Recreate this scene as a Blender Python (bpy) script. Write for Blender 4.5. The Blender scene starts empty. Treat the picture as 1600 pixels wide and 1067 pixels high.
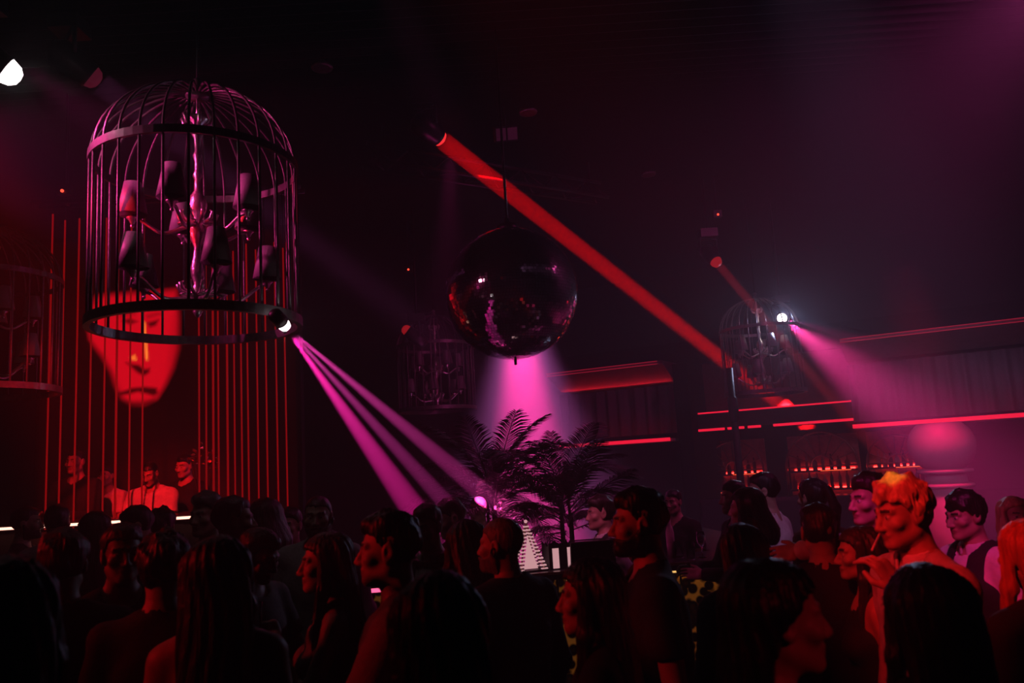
import bpy, math, random
import numpy as np
from mathutils import Vector, Matrix

# ------------------------------------------------------------------ camera
SC = bpy.context.scene
COL = SC.collection
F_PX = 1250.0
CAM = Vector((0.0, 0.0, 1.95))
PITCH = math.radians(8.5)
ROLL = math.radians(3.5)
_f = Vector((0, math.cos(PITCH), math.sin(PITCH)))
_r0 = Vector((1, 0, 0)); _u0 = Vector((0, -math.sin(PITCH), math.cos(PITCH)))
_u = math.cos(ROLL) * _u0 + math.sin(ROLL) * _r0
_r = math.cos(ROLL) * _r0 - math.sin(ROLL) * _u0
cam_d = bpy.data.cameras.new('camera')
cam_d.sensor_width = 36.0
cam_d.lens = F_PX / 1600 * 36.0
cam_d.clip_start = 0.05
cam_d.dof.use_dof = True
cam_d.dof.focus_distance = 8.5
cam_d.dof.aperture_fstop = 3.2
cam = bpy.data.objects.new('camera', cam_d)
COL.objects.link(cam)
cam.matrix_world = Matrix(((_r.x, _u.x, -_f.x, CAM.x), (_r.y, _u.y, -_f.y, CAM.y), (_r.z, _u.z, -_f.z, CAM.z), (0, 0, 0, 1)))
SC.camera = cam

def P(px, py, d):
    """World point seen at photo pixel (px, py) that lies d metres ahead of the camera (world y)."""
    v = _r * ((px - 800) / F_PX) + _u * ((533.5 - py) / F_PX) + _f
    return CAM + v * (d / v.y)

# ------------------------------------------------------------------ view + world (thin smoke in the room)
vs = SC.view_settings
vs.view_transform = 'Standard'; vs.look = 'None'; vs.gamma = 1.0; vs.use_curve_mapping = False
vs.exposure = 0.0
W = bpy.data.worlds.new('World'); SC.world = W; W.use_nodes = True
wn = W.node_tree
wn.nodes['Background'].inputs['Color'].default_value = (0, 0, 0, 1)
wn.nodes['Background'].inputs['Strength'].default_value = 0
vsn = wn.nodes.new('ShaderNodeVolumeScatter')
vsn.inputs['Color'].default_value = (0.92, 0.92, 1.0, 1)
vsn.inputs['Density'].default_value = 0.022
vsn.inputs['Anisotropy'].default_value = 0.15
wn.links.new(vsn.outputs['Volume'], wn.nodes['World Output'].inputs['Volume'])
SC.cycles.max_bounces = 5
SC.cycles.diffuse_bounces = 0
SC.cycles.glossy_bounces = 3
SC.cycles.transmission_bounces = 4
SC.cycles.volume_bounces = 0
SC.cycles.sample_clamp_indirect = 3.0
SC.cycles.caustics_reflective = False
SC.cycles.caustics_refractive = False

RED = (1.0, 0.008, 0.015); MAG = (1.0, 0.02, 0.32); PINK = (1.0, 0.10, 0.42); PURP = (0.75, 0.18, 0.62); BLUE = (0.62, 0.66, 1.0)

def spot(loc, tgt, color, power, angle, blend=0.3, radius=0.03, name='spot_light'):
    l = bpy.data.lights.new(name, 'SPOT'); l.color = color; l.energy = power
    l.spot_size = math.radians(angle); l.spot_blend = blend; l.shadow_soft_size = radius
    o = bpy.data.objects.new(name, l); COL.objects.link(o)
    o.location = loc
    o.rotation_euler = (Vector(tgt) - Vector(loc)).to_track_quat('-Z', 'Y').to_euler()
    return o

def beam(loc, tgt, color, power, dia, spread, name='beam_light'):
    l = bpy.data.lights.new(name, 'AREA'); l.shape = 'DISK'; l.size = dia; l.color = color; l.energy = power; l.spread = math.radians(spread)
    o = bpy.data.objects.new(name, l); COL.objects.link(o); o.location = loc
    o.rotation_euler = (Vector(tgt) - Vector(loc)).to_track_quat('-Z', 'Y').to_euler()
    return o

# lamp positions (fixtures are built further down, but none for the unseen pink and top-right lamps)
RED_SRC = P(683, 213, 8.4);   RED_TGT = P(1186, 606, 14.4)
RED2_SRC = P(1118, 408, 11.0); RED2_TGT = P(1196, 500, 10.2)
FAN_SRC = P(444, 508, 4.46)
PINK_SRC = P(806, 440, 9.6)
CAGE3_SRC = P(1222, 497, 12.35)
TL_SRC = P(6, 108, 4.1)
TL2_SRC = P(140, 118, 6.2)
TL2_TGT = P(255, 205, 6.6)
TR_SRC = P(1668, -60, 6.0)

beam(RED_SRC + (RED_TGT - RED_SRC).normalized() * 0.10, RED_TGT, (1, 0.002, 0.004), 42, 0.21, 1.0)
beam(RED2_SRC + (RED2_TGT - RED2_SRC).normalized() * 0.10, RED2_TGT, (1, 0.02, 0.05), 2.5, 0.12, 1.5)
for k, (tx, ty, ang, pw, colr) in enumerate(((660, 815, 5.4, 46000, (1, 0.02, 0.34)), (710, 800, 3.6, 30000, (0.9, 0.05, 0.4)), (757, 772, 4.0, 34000, (0.95, 0.05, 0.4)))):
    spot(FAN_SRC + (P(tx, ty, 6.9) - FAN_SRC).normalized() * 0.10, P(tx, ty, 6.9), colr, pw, ang, 0.35, 0.010)
spot(PINK_SRC, Vector((PINK_SRC.x + 0.05, PINK_SRC.y, 0)), (1.0, 0.012, 0.24), 28000, 25, 0.35, 0.10)
spot(PINK_SRC, Vector((PINK_SRC.x + 0.1, PINK_SRC.y + 0.6, 0)), (0.72, 0.14, 0.55), 10000, 52, 1.0, 0.10)  # second wide spot added for the purple halo and the left drape
c3t = P(1396, 612, 10.6)
spot(CAGE3_SRC + (c3t - CAGE3_SRC).normalized() * 0.1, c3t, (1.0, 0.045, 0.30), 9000, 36, 0.8, 0.04)
spot(CAGE3_SRC + Vector((0, -0.1, 0)), P(1250, 640, 8), (0.55, 0.6, 1.0), 210, 110, 1.0, 0.05)
spot(TL_SRC + Vector((0.1, 0, 0)), P(345, 330, 4.8), (1.0, 0.06, 0.36), 70, 40, 0.9, 0.05)
beam(TL2_SRC + (TL2_TGT - TL2_SRC).normalized() * 0.10, TL2_TGT, (0.9, 0.16, 0.55), 1.6, 0.2, 8)
spot(TR_SRC, P(1430, 210, 7.0), (0.95, 0.08, 0.42), 260, 110, 1.0, 0.08)
# spots added without fixtures for stage, crowd, cage and bar, mostly outside the picture
spot((-3.0, 2.6, 5.3), P(205, 775, 8.2), RED, 2600, 18, 0.9, 0.1)
spot((-7.2, 3.6, 3.6), (-0.6, 3.2, 1.6), RED, 300, 16, 1.0, 0.15)
spot((-3.45, 4.15, 4.0), P(320, 310, 4.8), (1.0, 0.05, 0.33), 130, 60, 0.6, 0.02)
spot((-6.0, 2.0, 3.0), P(314, 330, 4.8), (1.0, 0.008, 0.03), 2200, 6, 0.9, 0.02)
spot((-0.9, 2.2, 5.3), P(938, 815, 5.6), (1.0, 0.16, 0.42), 420, 7, 0.9, 0.05)
spot((1.2, 1.0, 5.3), P(1215, 810, 5.3), (0.8, 0.3, 0.75), 260, 7, 0.9, 0.05)
spot((5.6, 11.2, 4.6), P(1471, 690, 11.7), (1.0, 0.004, 0.10), 900, 26, 0.6, 0.3)  # unseen spot added within the view to redden the column bulb
spot((-0.5, 7.6, 5.0), P(690, 815, 4.9), (1.0, 0.05, 0.36), 220, 13, 0.9, 0.06)  # rim light added within the view, has no fixture
spot((2.6, -1.6, 3.6), P(1240, 965, 1.72), (1.0, 0.02, 0.05), 60, 12, 0.9, 0.1)
spot((1.0, 3.0, 5.4), P(1480, 640, 12), (0.9, 0.35, 0.75), 650, 22, 1.0, 0.1)
spot((-7.0, 0.6, 4.2), P(1000, 860, 3.0), RED, 420, 22, 1.0, 0.15)
spot((-1.6, 0.2, 5.0), P(1418, 790, 2.95), (1.0, 0.012, 0.015), 900, 13, 0.9, 0.06)
spot((0.6, 0.9, 5.2), P(1396, 764, 2.95), (1.0, 0.45, 0.07), 420, 1.5, 0.9, 0.008)
spot((0.4, 0.4, 5.2), P(1545, 880, 4.2), (1.0, 0.04, 0.36), 600, 11, 0.9, 0.06)
spot((0.1, 1.2, 5.4), P(1325, 806, 3.85), (1.0, 0.03, 0.36), 800, 5, 0.9, 0.06)

# ------------------------------------------------------------------ materials
def _new(name):
    m = bpy.data.materials.new(name); m.use_nodes = True
    return m, m.node_tree, m.node_tree.nodes['Principled BSDF']

def mat(name, c, rough=0.6, metal=0.0, var=0.15, scale=20.0, bump=0.0, bscale=None, stretch=None, spec=0.5):
    m, t, b = _new(name)
    tc = t.nodes.new('ShaderNodeTexCoord')
    mp = t.nodes.new('ShaderNodeMapping'); t.links.new(tc.outputs['Object'], mp.inputs['Vector'])
    if stretch: mp.inputs['Scale'].default_value = stretch
    n = t.nodes.new('ShaderNodeTexNoise'); n.inputs['Scale'].default_value = scale; n.inputs['Detail'].default_value = 4
    t.links.new(mp.outputs['Vector'], n.inputs['Vector'])
    r = t.nodes.new('ShaderNodeValToRGB')
    r.color_ramp.elements[0].position = 0.3; r.color_ramp.elements[1].position = 0.7
    r.color_ramp.elements[0].color = (*[max(0, x * (1 - var)) for x in c], 1)
    r.color_ramp.elements[1].color = (*[min(1, x * (1 + var)) for x in c], 1)
    t.links.new(n.outputs['Fac'], r.inputs['Fac']); t.links.new(r.outputs['Color'], b.inputs['Base Color'])
    b.inputs['Roughness'].default_value = rough; b.inputs['Metallic'].default_value = metal
    b.inputs['Specular IOR Level'].default_value = spec
    if bump:
        n2 = t.nodes.new('ShaderNodeTexNoise'); n2.inputs['Scale'].default_value = bscale or scale
        t.links.new(mp.outputs['Vector'], n2.inputs['Vector'])
        bp = t.nodes.new('ShaderNodeBump'); bp.inputs['Strength'].default_value = bump; bp.inputs['Distance'].default_value = 0.01
        t.links.new(n2.outputs['Fac'], bp.inputs['Height']); t.links.new(bp.outputs['Normal'], b.inputs['Normal'])
    return m

def emit(name, c, strength, sample=True):
    m, t, b = _new(name)
    b.inputs['Base Color'].default_value = (*[x * 0.02 for x in c], 1)
    b.inputs['Emission Color'].default_value = (*c, 1)
    b.inputs['Emission Strength'].default_value = strength
    if not sample: m.cycles.emission_sampling = 'NONE'
    return m

def hairmat(name, c, rough=0.45):
    return mat(name, c, rough, 0, 0.35, 60, 0.5, 90, (1.0, 1.0, 0.12), 0.4)

M = {}
M['floor'] = mat('dark_polished_floor', (0.02, 0.018, 0.02), 0.35, 0, 0.3, 3)
M['ceil'] = mat('black_ceiling', (0.016, 0.015, 0.017), 0.9, 0, 0.2, 6, spec=0.08)
M['wall'] = mat('dark_wall_paint', (0.012, 0.011, 0.013), 0.9, 0, 0.25, 4, 0.2, spec=0.1)
M['black'] = mat('black_metal', (0.012, 0.012, 0.013), 0.45, 0.3, 0.2, 30)
M['iron'] = mat('dark_wrought_iron', (0.20, 0.18, 0.19), 0.38, 0.4, 0.25, 30)
M['brass'] = mat('polished_silver_metal', (0.7, 0.64, 0.64), 0.32, 0.85, 0.2, 40, 0.25, 60)
M['shade'] = mat('pale_satin_shade', (0.42, 0.40, 0.42), 0.5, 0, 0.12, 120, 0.1)
M['shade_dark'] = mat('charcoal_fabric_shade', (0.06, 0.058, 0.065), 0.7, 0, 0.15, 120, 0.1)
M['mirror'] = mat('mirror_glass_tile', (0.8, 0.8, 0.82), 0.06, 1.0, 0.05, 10)
M['core'] = mat('ball_core', (0.01, 0.01, 0.01), 0.6)
M['pleat'] = mat('grey_mauve_drape', (0.34, 0.31, 0.36), 0.75, 0, 0.1, 50, 0.1)
M['fascia'] = mat('satin_fascia', (0.30, 0.27, 0.28), 0.5, 0, 0.1, 12)
M['plaster'] = mat('smooth_white_plaster', (0.5, 0.48, 0.5), 0.55, 0, 0.06, 8)
M['counter'] = mat('dark_counter_top', (0.05, 0.045, 0.05), 0.25, 0, 0.3, 10)
M['leaf'] = mat('dark_palm_leaf', (0.009, 0.013, 0.007), 0.5, 0, 0.35, 30)
M['stem'] = mat('palm_stem', (0.05, 0.04, 0.025), 0.7, 0, 0.3, 40, 0.4)
M['pot'] = mat('dark_clay_pot', (0.05, 0.04, 0.04), 0.6)
M['booth'] = mat('glossy_booth_panel', (0.16, 0.10, 0.10), 0.4, 0, 0.15, 8)
M['gear'] = mat('black_plastic_gear', (0.015, 0.015, 0.016), 0.4)
M['skin'] = mat('skin', (0.42, 0.25, 0.19), 0.5, 0, 0.08, 30)
M['lip'] = mat('lips', (0.30, 0.11, 0.10), 0.4, 0, 0.08, 40)
M['eye'] = mat('eye_white', (0.5, 0.48, 0.47), 0.2, 0, 0.03, 10)
M['iris'] = mat('iris_brown', (0.03, 0.018, 0.012), 0.2, 0, 0.1, 60)
M['h_black'] = hairmat('black_hair', (0.008, 0.007, 0.007))
M['h_brown'] = hairmat('dark_brown_hair', (0.022, 0.013, 0.010))
M['h_grey'] = hairmat('greying_hair', (0.12, 0.10, 0.10))
M['h_blond'] = hairmat('bleached_blond_hair', (0.62, 0.46, 0.24))
M['h_ginger'] = hairmat('copper_hair', (0.45, 0.12, 0.03))
def cloth(n, c): return mat('cloth_' + n, c, 0.85, 0, 0.12, 35, 0.25, 60)
M['c_black'] = cloth('black', (0.009, 0.009, 0.010))
M['c_navy'] = cloth('navy', (0.010, 0.012, 0.018))
M['c_white'] = cloth('white', (0.62, 0.60, 0.60))
M['c_grey'] = cloth('grey', (0.17, 0.165, 0.175))
M['c_pale'] = cloth('pale', (0.42, 0.39, 0.40))
M['c_dim'] = cloth('dusty_pink', (0.24, 0.17, 0.17))
M['c_denim'] = cloth('denim', (0.02, 0.025, 0.04))
M['shoe'] = mat('shoe_leather', (0.012, 0.011, 0.011), 0.4)
M['led_red'] = emit('red_led', (1, 0.008, 0.010), 0.22)
M['led_dot'] = emit('red_indicator', (1, 0.06, 0.03), 2.5, False)
M['led_strip'] = emit('warm_white_led', (1, 0.45, 0.33), 3.0)
M['reflect_pink'] = emit('pink_edge_reflection', (1, 0.12, 0.3), 1.6)  # glowing stand-in for pink light reflected by the counter edge
M['led_soffit'] = emit('red_soffit_led', (1, 0.010, 0.045), 1.1)
M['led_gold'] = emit('gold_led', (1, 0.55, 0.16), 1.2)
M['led_shelf'] = emit('orange_red_shelf_led', (1, 0.10, 0.03), 1.6, False)
M['led_back'] = emit('red_backlight', (1, 0.03, 0.025), 16.0)
M['lens_white'] = emit('lens_white', (1, 0.82, 0.86), 12)
M['lens_red'] = emit('lens_red', (1, 0.03, 0.035), 1.1)
M['lens_red2'] = emit('lens_red_dim', (1, 0.02, 0.03), 0.28)
M['lens_dim'] = emit('lens_dim', (0.8, 0.05, 0.16), 0.07, False)
M['lantern'] = emit('lit_white_glass', (1, 0.50, 0.54), 0.62)

def glass(name, c, rough=0.05, alpha=None):
    m, t, b = _new(name)
    b.inputs['Base Color'].default_value = (*c, 1); b.inputs['Roughness'].default_value = rough
    b.inputs['Transmission Weight'].default_value = 1.0; b.inputs['IOR'].default_value = 1.3
    return m
M['glass'] = glass('clear_drink_glass', (0.9, 0.85, 0.9))
M['bottle_a'] = mat('amber_bottle', (0.35, 0.08, 0.05), 0.15, 0, 0.2, 20)
M['bottle_b'] = mat('clear_bottle', (0.5, 0.4, 0.4), 0.12, 0, 0.2, 20)
M['bottle_c'] = mat('dark_bottle', (0.04, 0.02, 0.02), 0.12, 0, 0.2, 20)

def leopard():
    m, t, b = _new('backlit_leopard_panel')
    tc = t.nodes.new('ShaderNodeTexCoord'); v = t.nodes.new('ShaderNodeTexVoronoi'); v.inputs['Scale'].default_value = 15
    t.links.new(tc.outputs['Object'], v.inputs['Vector'])
    r = t.nodes.new('ShaderNodeValToRGB'); e = r.color_ramp.elements
    e[0].position = 0.18; e[0].color = (0.05, 0.015, 0.003, 1); e[1].position = 0.72; e[1].color = (0.9, 0.30, 0.04, 1)
    x = r.color_ramp.elements.new(0.3); x.color = (0.004, 0.002, 0.001, 1)
    x = r.color_ramp.elements.new(0.55); x.color = (0.004, 0.002, 0.001, 1)
    t.links.new(v.outputs['Distance'], r.inputs['Fac'])
    t.links.new(r.outputs['Color'], b.inputs['Base Color']); t.links.new(r.outputs['Color'], b.inputs['Emission Color'])
    b.inputs['Emission Strength'].default_value = 0.07; b.inputs['Roughness'].default_value = 0.3
    return m
M['leopard'] = leopard()

# ------------------------------------------------------------------ mesh helpers
class MB:
    def __init__(s): s.v = []; s.f = []; s.m = []
    def add(s, v, f, mi=0):
        o = len(s.v); s.v.extend([tuple(map(float, q)) for q in v]); s.f.extend([tuple(int(i) + o for i in q) for q in f]); s.m.extend([mi] * len(f)); return s
    def box(s, c, d, mi=0, R=None):
        x, y, z = d[0] / 2, d[1] / 2, d[2] / 2
        v = [Vector(q) for q in ((-x, -y, -z), (x, -y, -z), (x, y, -z), (-x, y, -z), (-x, -y, z), (x, -y, z), (x, y, z), (-x, y, z))]
        if R is not None: v = [R @ q for q in v]
        return s.add([q + Vector(c) for q in v], [(0, 3, 2, 1), (4, 5, 6, 7), (0, 1, 5, 4), (1, 2, 6, 5), (2, 3, 7, 6), (3, 0, 4, 7)], mi)
    def tube(s, pts, r, n=8, mi=0, closed=False, cap=True):
        pts = [Vector(p) for p in pts]; N = len(pts)
        rs = list(r) if hasattr(r, '__len__') else [r] * N
        V = []; ref = None
        for i, p in enumerate(pts):
            a = pts[(i - 1) % N] if (closed or i > 0) else p
            b = pts[(i + 1) % N] if (closed or i < N - 1) else p
            t = (b - a)
            t = t.normalized() if t.length > 1e-9 else Vector((0, 0, 1))
            if ref is None:
                ref = t.orthogonal().normalized()
            ref = (ref - t * ref.dot(t))
            ref = ref.normalized() if ref.length > 1e-6 else t.orthogonal().normalized()
            bn = t.cross(ref)
            for k in range(n):
                an = 2 * math.pi * k / n
                V.append(p + (ref * math.cos(an) + bn * math.sin(an)) * rs[i])
        Fc = []
        for i in range(N if closed else N - 1):
            j = (i + 1) % N
            for k in range(n):
                l = (k + 1) % n
                Fc.append((i * n + k, i * n + l, j * n + l, j * n + k))
        if cap and not closed:
            Fc.append(tuple(range(n - 1, -1, -1))); Fc.append(tuple((N - 1) * n + k for k in range(n)))
        return s.add(V, Fc, mi)
    def lathe(s, prof, n=20, c=(0, 0, 0), mi=0, R=None):
        V = []; Fc = []
        for (r, z) in prof:
            for k in range(n):
                a = 2 * math.pi * k / n
                q = Vector((r * math.cos(a), r * math.sin(a), z))
                if R is not None: q = R @ q
                V.append(q + Vector(c))
        for i in range(len(prof) - 1):
            for k in range(n):
                l = (k + 1) % n
                Fc.append((i * n + k, i * n + l, (i + 1) * n + l, (i + 1) * n + k))
        if prof[0][0] > 1e-5: Fc.append(tuple(range(n - 1, -1, -1)))
        if prof[-1][0] > 1e-5: Fc.append(tuple((len(prof) - 1) * n + k for k in range(n)))
        return s.add(V, Fc, mi)
    def ring(s, R, r, n=48, m=8, c=(0, 0, 0), mi=0, flat=1.0):
        V = []; Fc = []
        for i in range(n):
            a = 2 * math.pi * i / n
            for k in range(m):
                b = 2 * math.pi * k / m
                rr = R + r * math.cos(b)
                V.append((c[0] + rr * math.cos(a), c[1] + rr * math.sin(a), c[2] + r * flat * math.sin(b)))
        for i in range(n):
            for k in range(m):
                j = (i + 1) % n; l = (k + 1) % m
                Fc.append((i * m + k, j * m + k, j * m + l, i * m + l))
        return s.add(V, Fc, mi)
    def ball(s, c, r, n=10, mi=0, sc=(1, 1, 1)):
        pr = [(math.sin(math.pi * i / n) * r, -math.cos(math.pi * i / n) * r) for i in range(n + 1)]
        b = MB().lathe(pr, n * 2)
        return s.add([(c[0] + q[0] * sc[0], c[1] + q[1] * sc[1], c[2] + q[2] * sc[2]) for q in b.v], b.f, mi)
    def mesh(s, name, mats, smooth=True):
        me = bpy.data.meshes.new(name); me.from_pydata(s.v, [], s.f)
        for m in (mats if isinstance(mats, (list, tuple)) else [mats]): me.materials.append(m)
        me.polygons.foreach_set('material_index', s.m)
        me.polygons.foreach_set('use_smooth', [smooth] * len(s.f))
        me.update(); return me
    def build(s, name, mats, parent=None, smooth=True):
        return link(name, s.mesh(name, mats, smooth), parent)

def link(name, me, parent=None, loc=None, rz=0):
    o = bpy.data.objects.new(name, me); COL.objects.link(o)
    if parent is not None: o.parent = parent
    if loc is not None: o.location = loc
    if rz: o.rotation_euler = (0, 0, rz)
    return o
def empty(name, loc=(0, 0, 0), rz=0):
    o = bpy.data.objects.new(name, None); COL.objects.link(o); o.location = loc; o.rotation_euler = (0, 0, rz); o.empty_display_size = 0.1
    return o
def tag(o, label=None, cat=None, group=None, kind=None):
    if label: o['label'] = label
    if cat: o['category'] = cat
    if group: o['group'] = group
    if kind: o['kind'] = kind
    return o
def copy_tree(o, parent=None):
    c = o.copy(); COL.objects.link(c)
    if parent is not None: c.parent = parent
    for ch in [x for x in o.children]: copy_tree(ch, c)
    return c

# ------------------------------------------------------------------ room shell
def proj(p):
    v = Vector(p) - CAM; z = v.dot(_f)
    return 800 + F_PX * v.dot(_r) / z, 533.5 - F_PX * v.dot(_u) / z

CEIL = 5.8
X0, X1, Y0, Y1 = -8.0, 11.0, -4.0, 20.0
tag(MB().box(((X0 + X1) / 2, (Y0 + Y1) / 2, -0.1), (X1 - X0, Y1 - Y0, 0.2)).build('floor', M['floor'], None, False), 'dark polished dance floor under the crowd', None, None, 'structure')
tag(MB().box((X0 - 0.1, (Y0 + Y1) / 2, CEIL / 2), (0.2, Y1 - Y0, CEIL + 0.4)).build('wall_left', M['wall'], None, False), 'dark side wall beyond the stage', None, None, 'structure')
tag(MB().box((X1 + 0.1, (Y0 + Y1) / 2, CEIL / 2), (0.2, Y1 - Y0, CEIL + 0.4)).build('wall_right', M['wall'], None, False), 'dark side wall beyond the back bar', None, None, 'structure')
tag(MB().box(((X0 + X1) / 2, Y1 + 0.1, CEIL / 2), (X1 - X0 + 0.4, 0.2, CEIL + 0.4)).build('wall_back', M['wall'], None, False), 'dark far wall of the club', None, None, 'structure')
tag(MB().box(((X0 + X1) / 2, Y0 - 0.1, CEIL / 2), (X1 - X0 + 0.4, 0.2, CEIL + 0.4)).build('wall_front', M['wall'], None, False), 'dark wall behind the camera', None, None, 'structure')
b = MB(); n = 0; V = []; Fc = []
yy = Y0; step = 0.075; i = 0
while yy <= Y1 + 0.01:
    z = CEIL + (0.0 if (i // 1) % 2 else 0.035)
    V += [(X0 - 0.1, yy, z), (X1 + 0.1, yy, z)]
    if i: Fc.append((2 * i - 2, 2 * i, 2 * i + 1, 2 * i - 1))
    yy += step; i += 1
k = len(V); V += [(X0 - 0.1, Y0, CEIL + 0.2), (X1 + 0.1, Y0, CEIL + 0.2), (X1 + 0.1, Y1, CEIL + 0.2), (X0 - 0.1, Y1, CEIL + 0.2)]; Fc.append((k, k + 1, k + 2, k + 3))
tag(b.add(V, Fc).build('ceiling', M['ceil'], None, False), 'black ribbed metal ceiling sheeting', None, None, 'structure')

# slanted bar wall: frame (s along the bar, t towards the room, z up)
BA = Vector((0.95, 16.1, 0)); BU = Vector((6.80, -3.75, 0)).normalized(); BN = Vector((BU.y, -BU.x, 0))
if BN.y > 0: BN = -BN
BR = Matrix((BU, BN, Vector((0, 0, 1)))).transposed()
def B(s, t, z): return BA + BU * s + BN * t + Vector((0, 0, z))
def S_at(px, t, z):
    lo, hi = -4.0, 14.0
    for _ in range(50):
        m_ = (lo + hi) / 2
        if proj(B(m_, t, z))[0] < px: lo = m_
        else: hi = m_
    return (lo + hi) / 2
def bbox(mb, s0, s1, t0, t1, z0, z1, mi=0):
    return mb.box(B((s0 + s1) / 2, (t0 + t1) / 2, (z0 + z1) / 2), (s1 - s0, t1 - t0, z1 - z0), mi, BR)
s_l0, s_l1 = S_at(866, 0, 3), S_at(1046, 0, 3)
s_m0, s_m1 = S_at(1088, -0.5, 2.5), S_at(1322, 0, 3)
s_r1 = S_at(1588, 0, 3.3); s_end = 9.9
tag(bbox(MB(), -3.0, s_end, -2.4, -2.2, 0, CEIL).build('wall_bar', M['wall'], None, False), 'dark wall behind the back bar shelves', None, None, 'structure')
tag(bbox(MB(), s_l1 + 0.02, s_m0 - 0.02, -2.2, -0.25, 0, 3.6).build('wall_pier', M['wall'], None, False), 'dark pier between the draped bays', None, None, 'structure')
tag(bbox(MB(), -0.3, s_end, -2.2, -1.0, 3.64, 4.1).build('trim_1', M['wall'], None, False), 'dark bulkhead over the draped bays', None, None, 'structure')

def pleated(name, s0, s1, z0, z1, t, label):
    root = empty(name, B((s0 + s1) / 2, t, z0))
    inv = Matrix.Translation(-root.location)
    mb = MB(); n_ = int((s1 - s0) / 0.018); V = []
    for i in range(n_ + 1):
        s = s0 + (s1 - s0) * i / n_
        ph = 2 * math.pi * s / 0.27
        w = 0.05 * math.sin(ph + 0.5 * math.sin(ph * 0.31)) + 0.012 * math.sin(2.3 * ph)
        for zz, off in ((z0, 0), (z1, 0), (z1, -0.012), (z0, -0.012)):
            V.append(B(s, t + w * (1.0 if zz == z0 else 0.75) + off, zz) - root.location)
    Fc = []
    for i in range(n_):
        for k in range(4):
            Fc.append((i * 4 + k, i * 4 + (k + 1) % 4, i * 4 + 4 + (k + 1) % 4, i * 4 + 4 + k))
    mb.add(V, Fc).build('drape', M['pleat'], root, True)
    r = MB(); bbox(r, s0, s1, t - 0.15, t - 0.09, z1 - 0.06, z1 - 0.03); r.v = [tuple(Vector(q) - root.location) for q in r.v]; r.build('rail', M['black'], root, False)
    tag(root, label, 'drape', 'pleated drapes over the back bar')
    return root
pleated('pleated_valance', s_l0, s_l1, 2.30, 3.22, -0.30, 'pleated mauve valance between the palms and the dark pier')
pleated('pleated_valance', s_m1, s_end, 2.26, 3.24, -0.30, 'long pleated mauve valance above the round baluster column')

def soffit(s0, s1, s_led, label):
    """fascia that slopes from the lit trim down to the drape, soffit slab under the drape, red leds"""
    root = empty('bar_soffit', B((s0 + s1) / 2, 0, 2.2)); L = root.location
    def loc(mb): mb.v = [tuple(Vector(q) - L) for q in mb.v]; return mb
    mb = MB()
    V = [B(s0, 0.25, 3.58), B(s1, 0.25, 3.58), B(s1, -0.36, 3.30), B(s0, -0.36, 3.30), B(s0, 0.25, 3.64), B(s1, 0.25, 3.64), B(s1, -1.2, 3.64), B(s0, -1.2, 3.64), B(s0, -1.2, 3.3), B(s1, -1.2, 3.3)]
    loc(mb.add(V, [(0, 1, 2, 3), (4, 5, 1, 0), (7, 6, 5, 4), (3, 2, 9, 8), (8, 9, 6, 7), (0, 3, 8, 7, 4), (1, 5, 6, 9, 2)])).build('fascia', M['fascia'], root, False)
    loc(bbox(MB(), s0, s_led, 0.25, 0.27, 3.628, 3.64)).build('trim_strip', M['led_trim'], root, False)
    loc(bbox(MB(), s0, s_led, 0.25, 0.27, 3.575, 3.587)).build('trim_strip', M['led_trim'], root, False)
    loc(bbox(MB(), s0, s1, -1.6, -0.12, 2.14, 2.2)).build('slab', M['plaster'], root, False)
    loc(bbox(MB(), s0, s_led, -0.12, -0.09, 2.15, 2.215)).build('led_strip', M['led_soffit'], root, False)
    loc(bbox(MB(), s0, s_led, -0.44, -0.40, 3.185, 3.205)).build('led_strip', M['led_cove'], root, False)
    tag(root, label, 'bar canopy')
M['led_trim'] = emit('red_trim_led', (1, 0.02, 0.08), 0.30, False)
M['led_cove'] = emit('red_cove_led', (1, 0.012, 0.03), 9.0)
soffit(s_l0, s_l1, s_l1 - 0.1, 'red lit bar canopy beside the palms')
soffit(s_m1, s_end, s_end - 0.1, 'red lit bar canopy over the round baluster column')
# recessed middle bay
root = empty('bar_canopy_recess', B((s_m0 + s_m1) / 2, -0.8, 2.3)); L = root.location
def lb(s0, s1, t0, t1, z0, z1):
    mb = bbox(MB(), s0, s1, t0, t1, z0, z1); mb.v = [tuple(Vector(q) - L) for q in mb.v]; return mb
lb(s_m0, s_m1, -1.0, -0.6, 2.34, 2.62).build('beam', M['black'], root, False)
lb(s_m0, s_m1, -1.30, -1.25, 2.62, 3.64).build('back_panel', M['fascia'], root, False)
lb(s_m0, s_m1, -0.68, -0.64, 2.62, 2.65).build('led_strip', M['led_cove2'] if 'led_cove2' in M else M['led_soffit'], root, False)
q = (s_m1 - s_m0)
for a, c in ((0.0, 0.18), (0.20, 0.31), (0.335, 0.42), (0.50, 1.0)):
    lb(s_m0 + q * a, s_m0 + q * c, -0.60, -0.57, 2.29, 2.335).build('led_strip', M['led_soffit'], root, False)
tag(root, 'recessed red lit canopy bay behind the far right birdcage', 'bar canopy')

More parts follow.
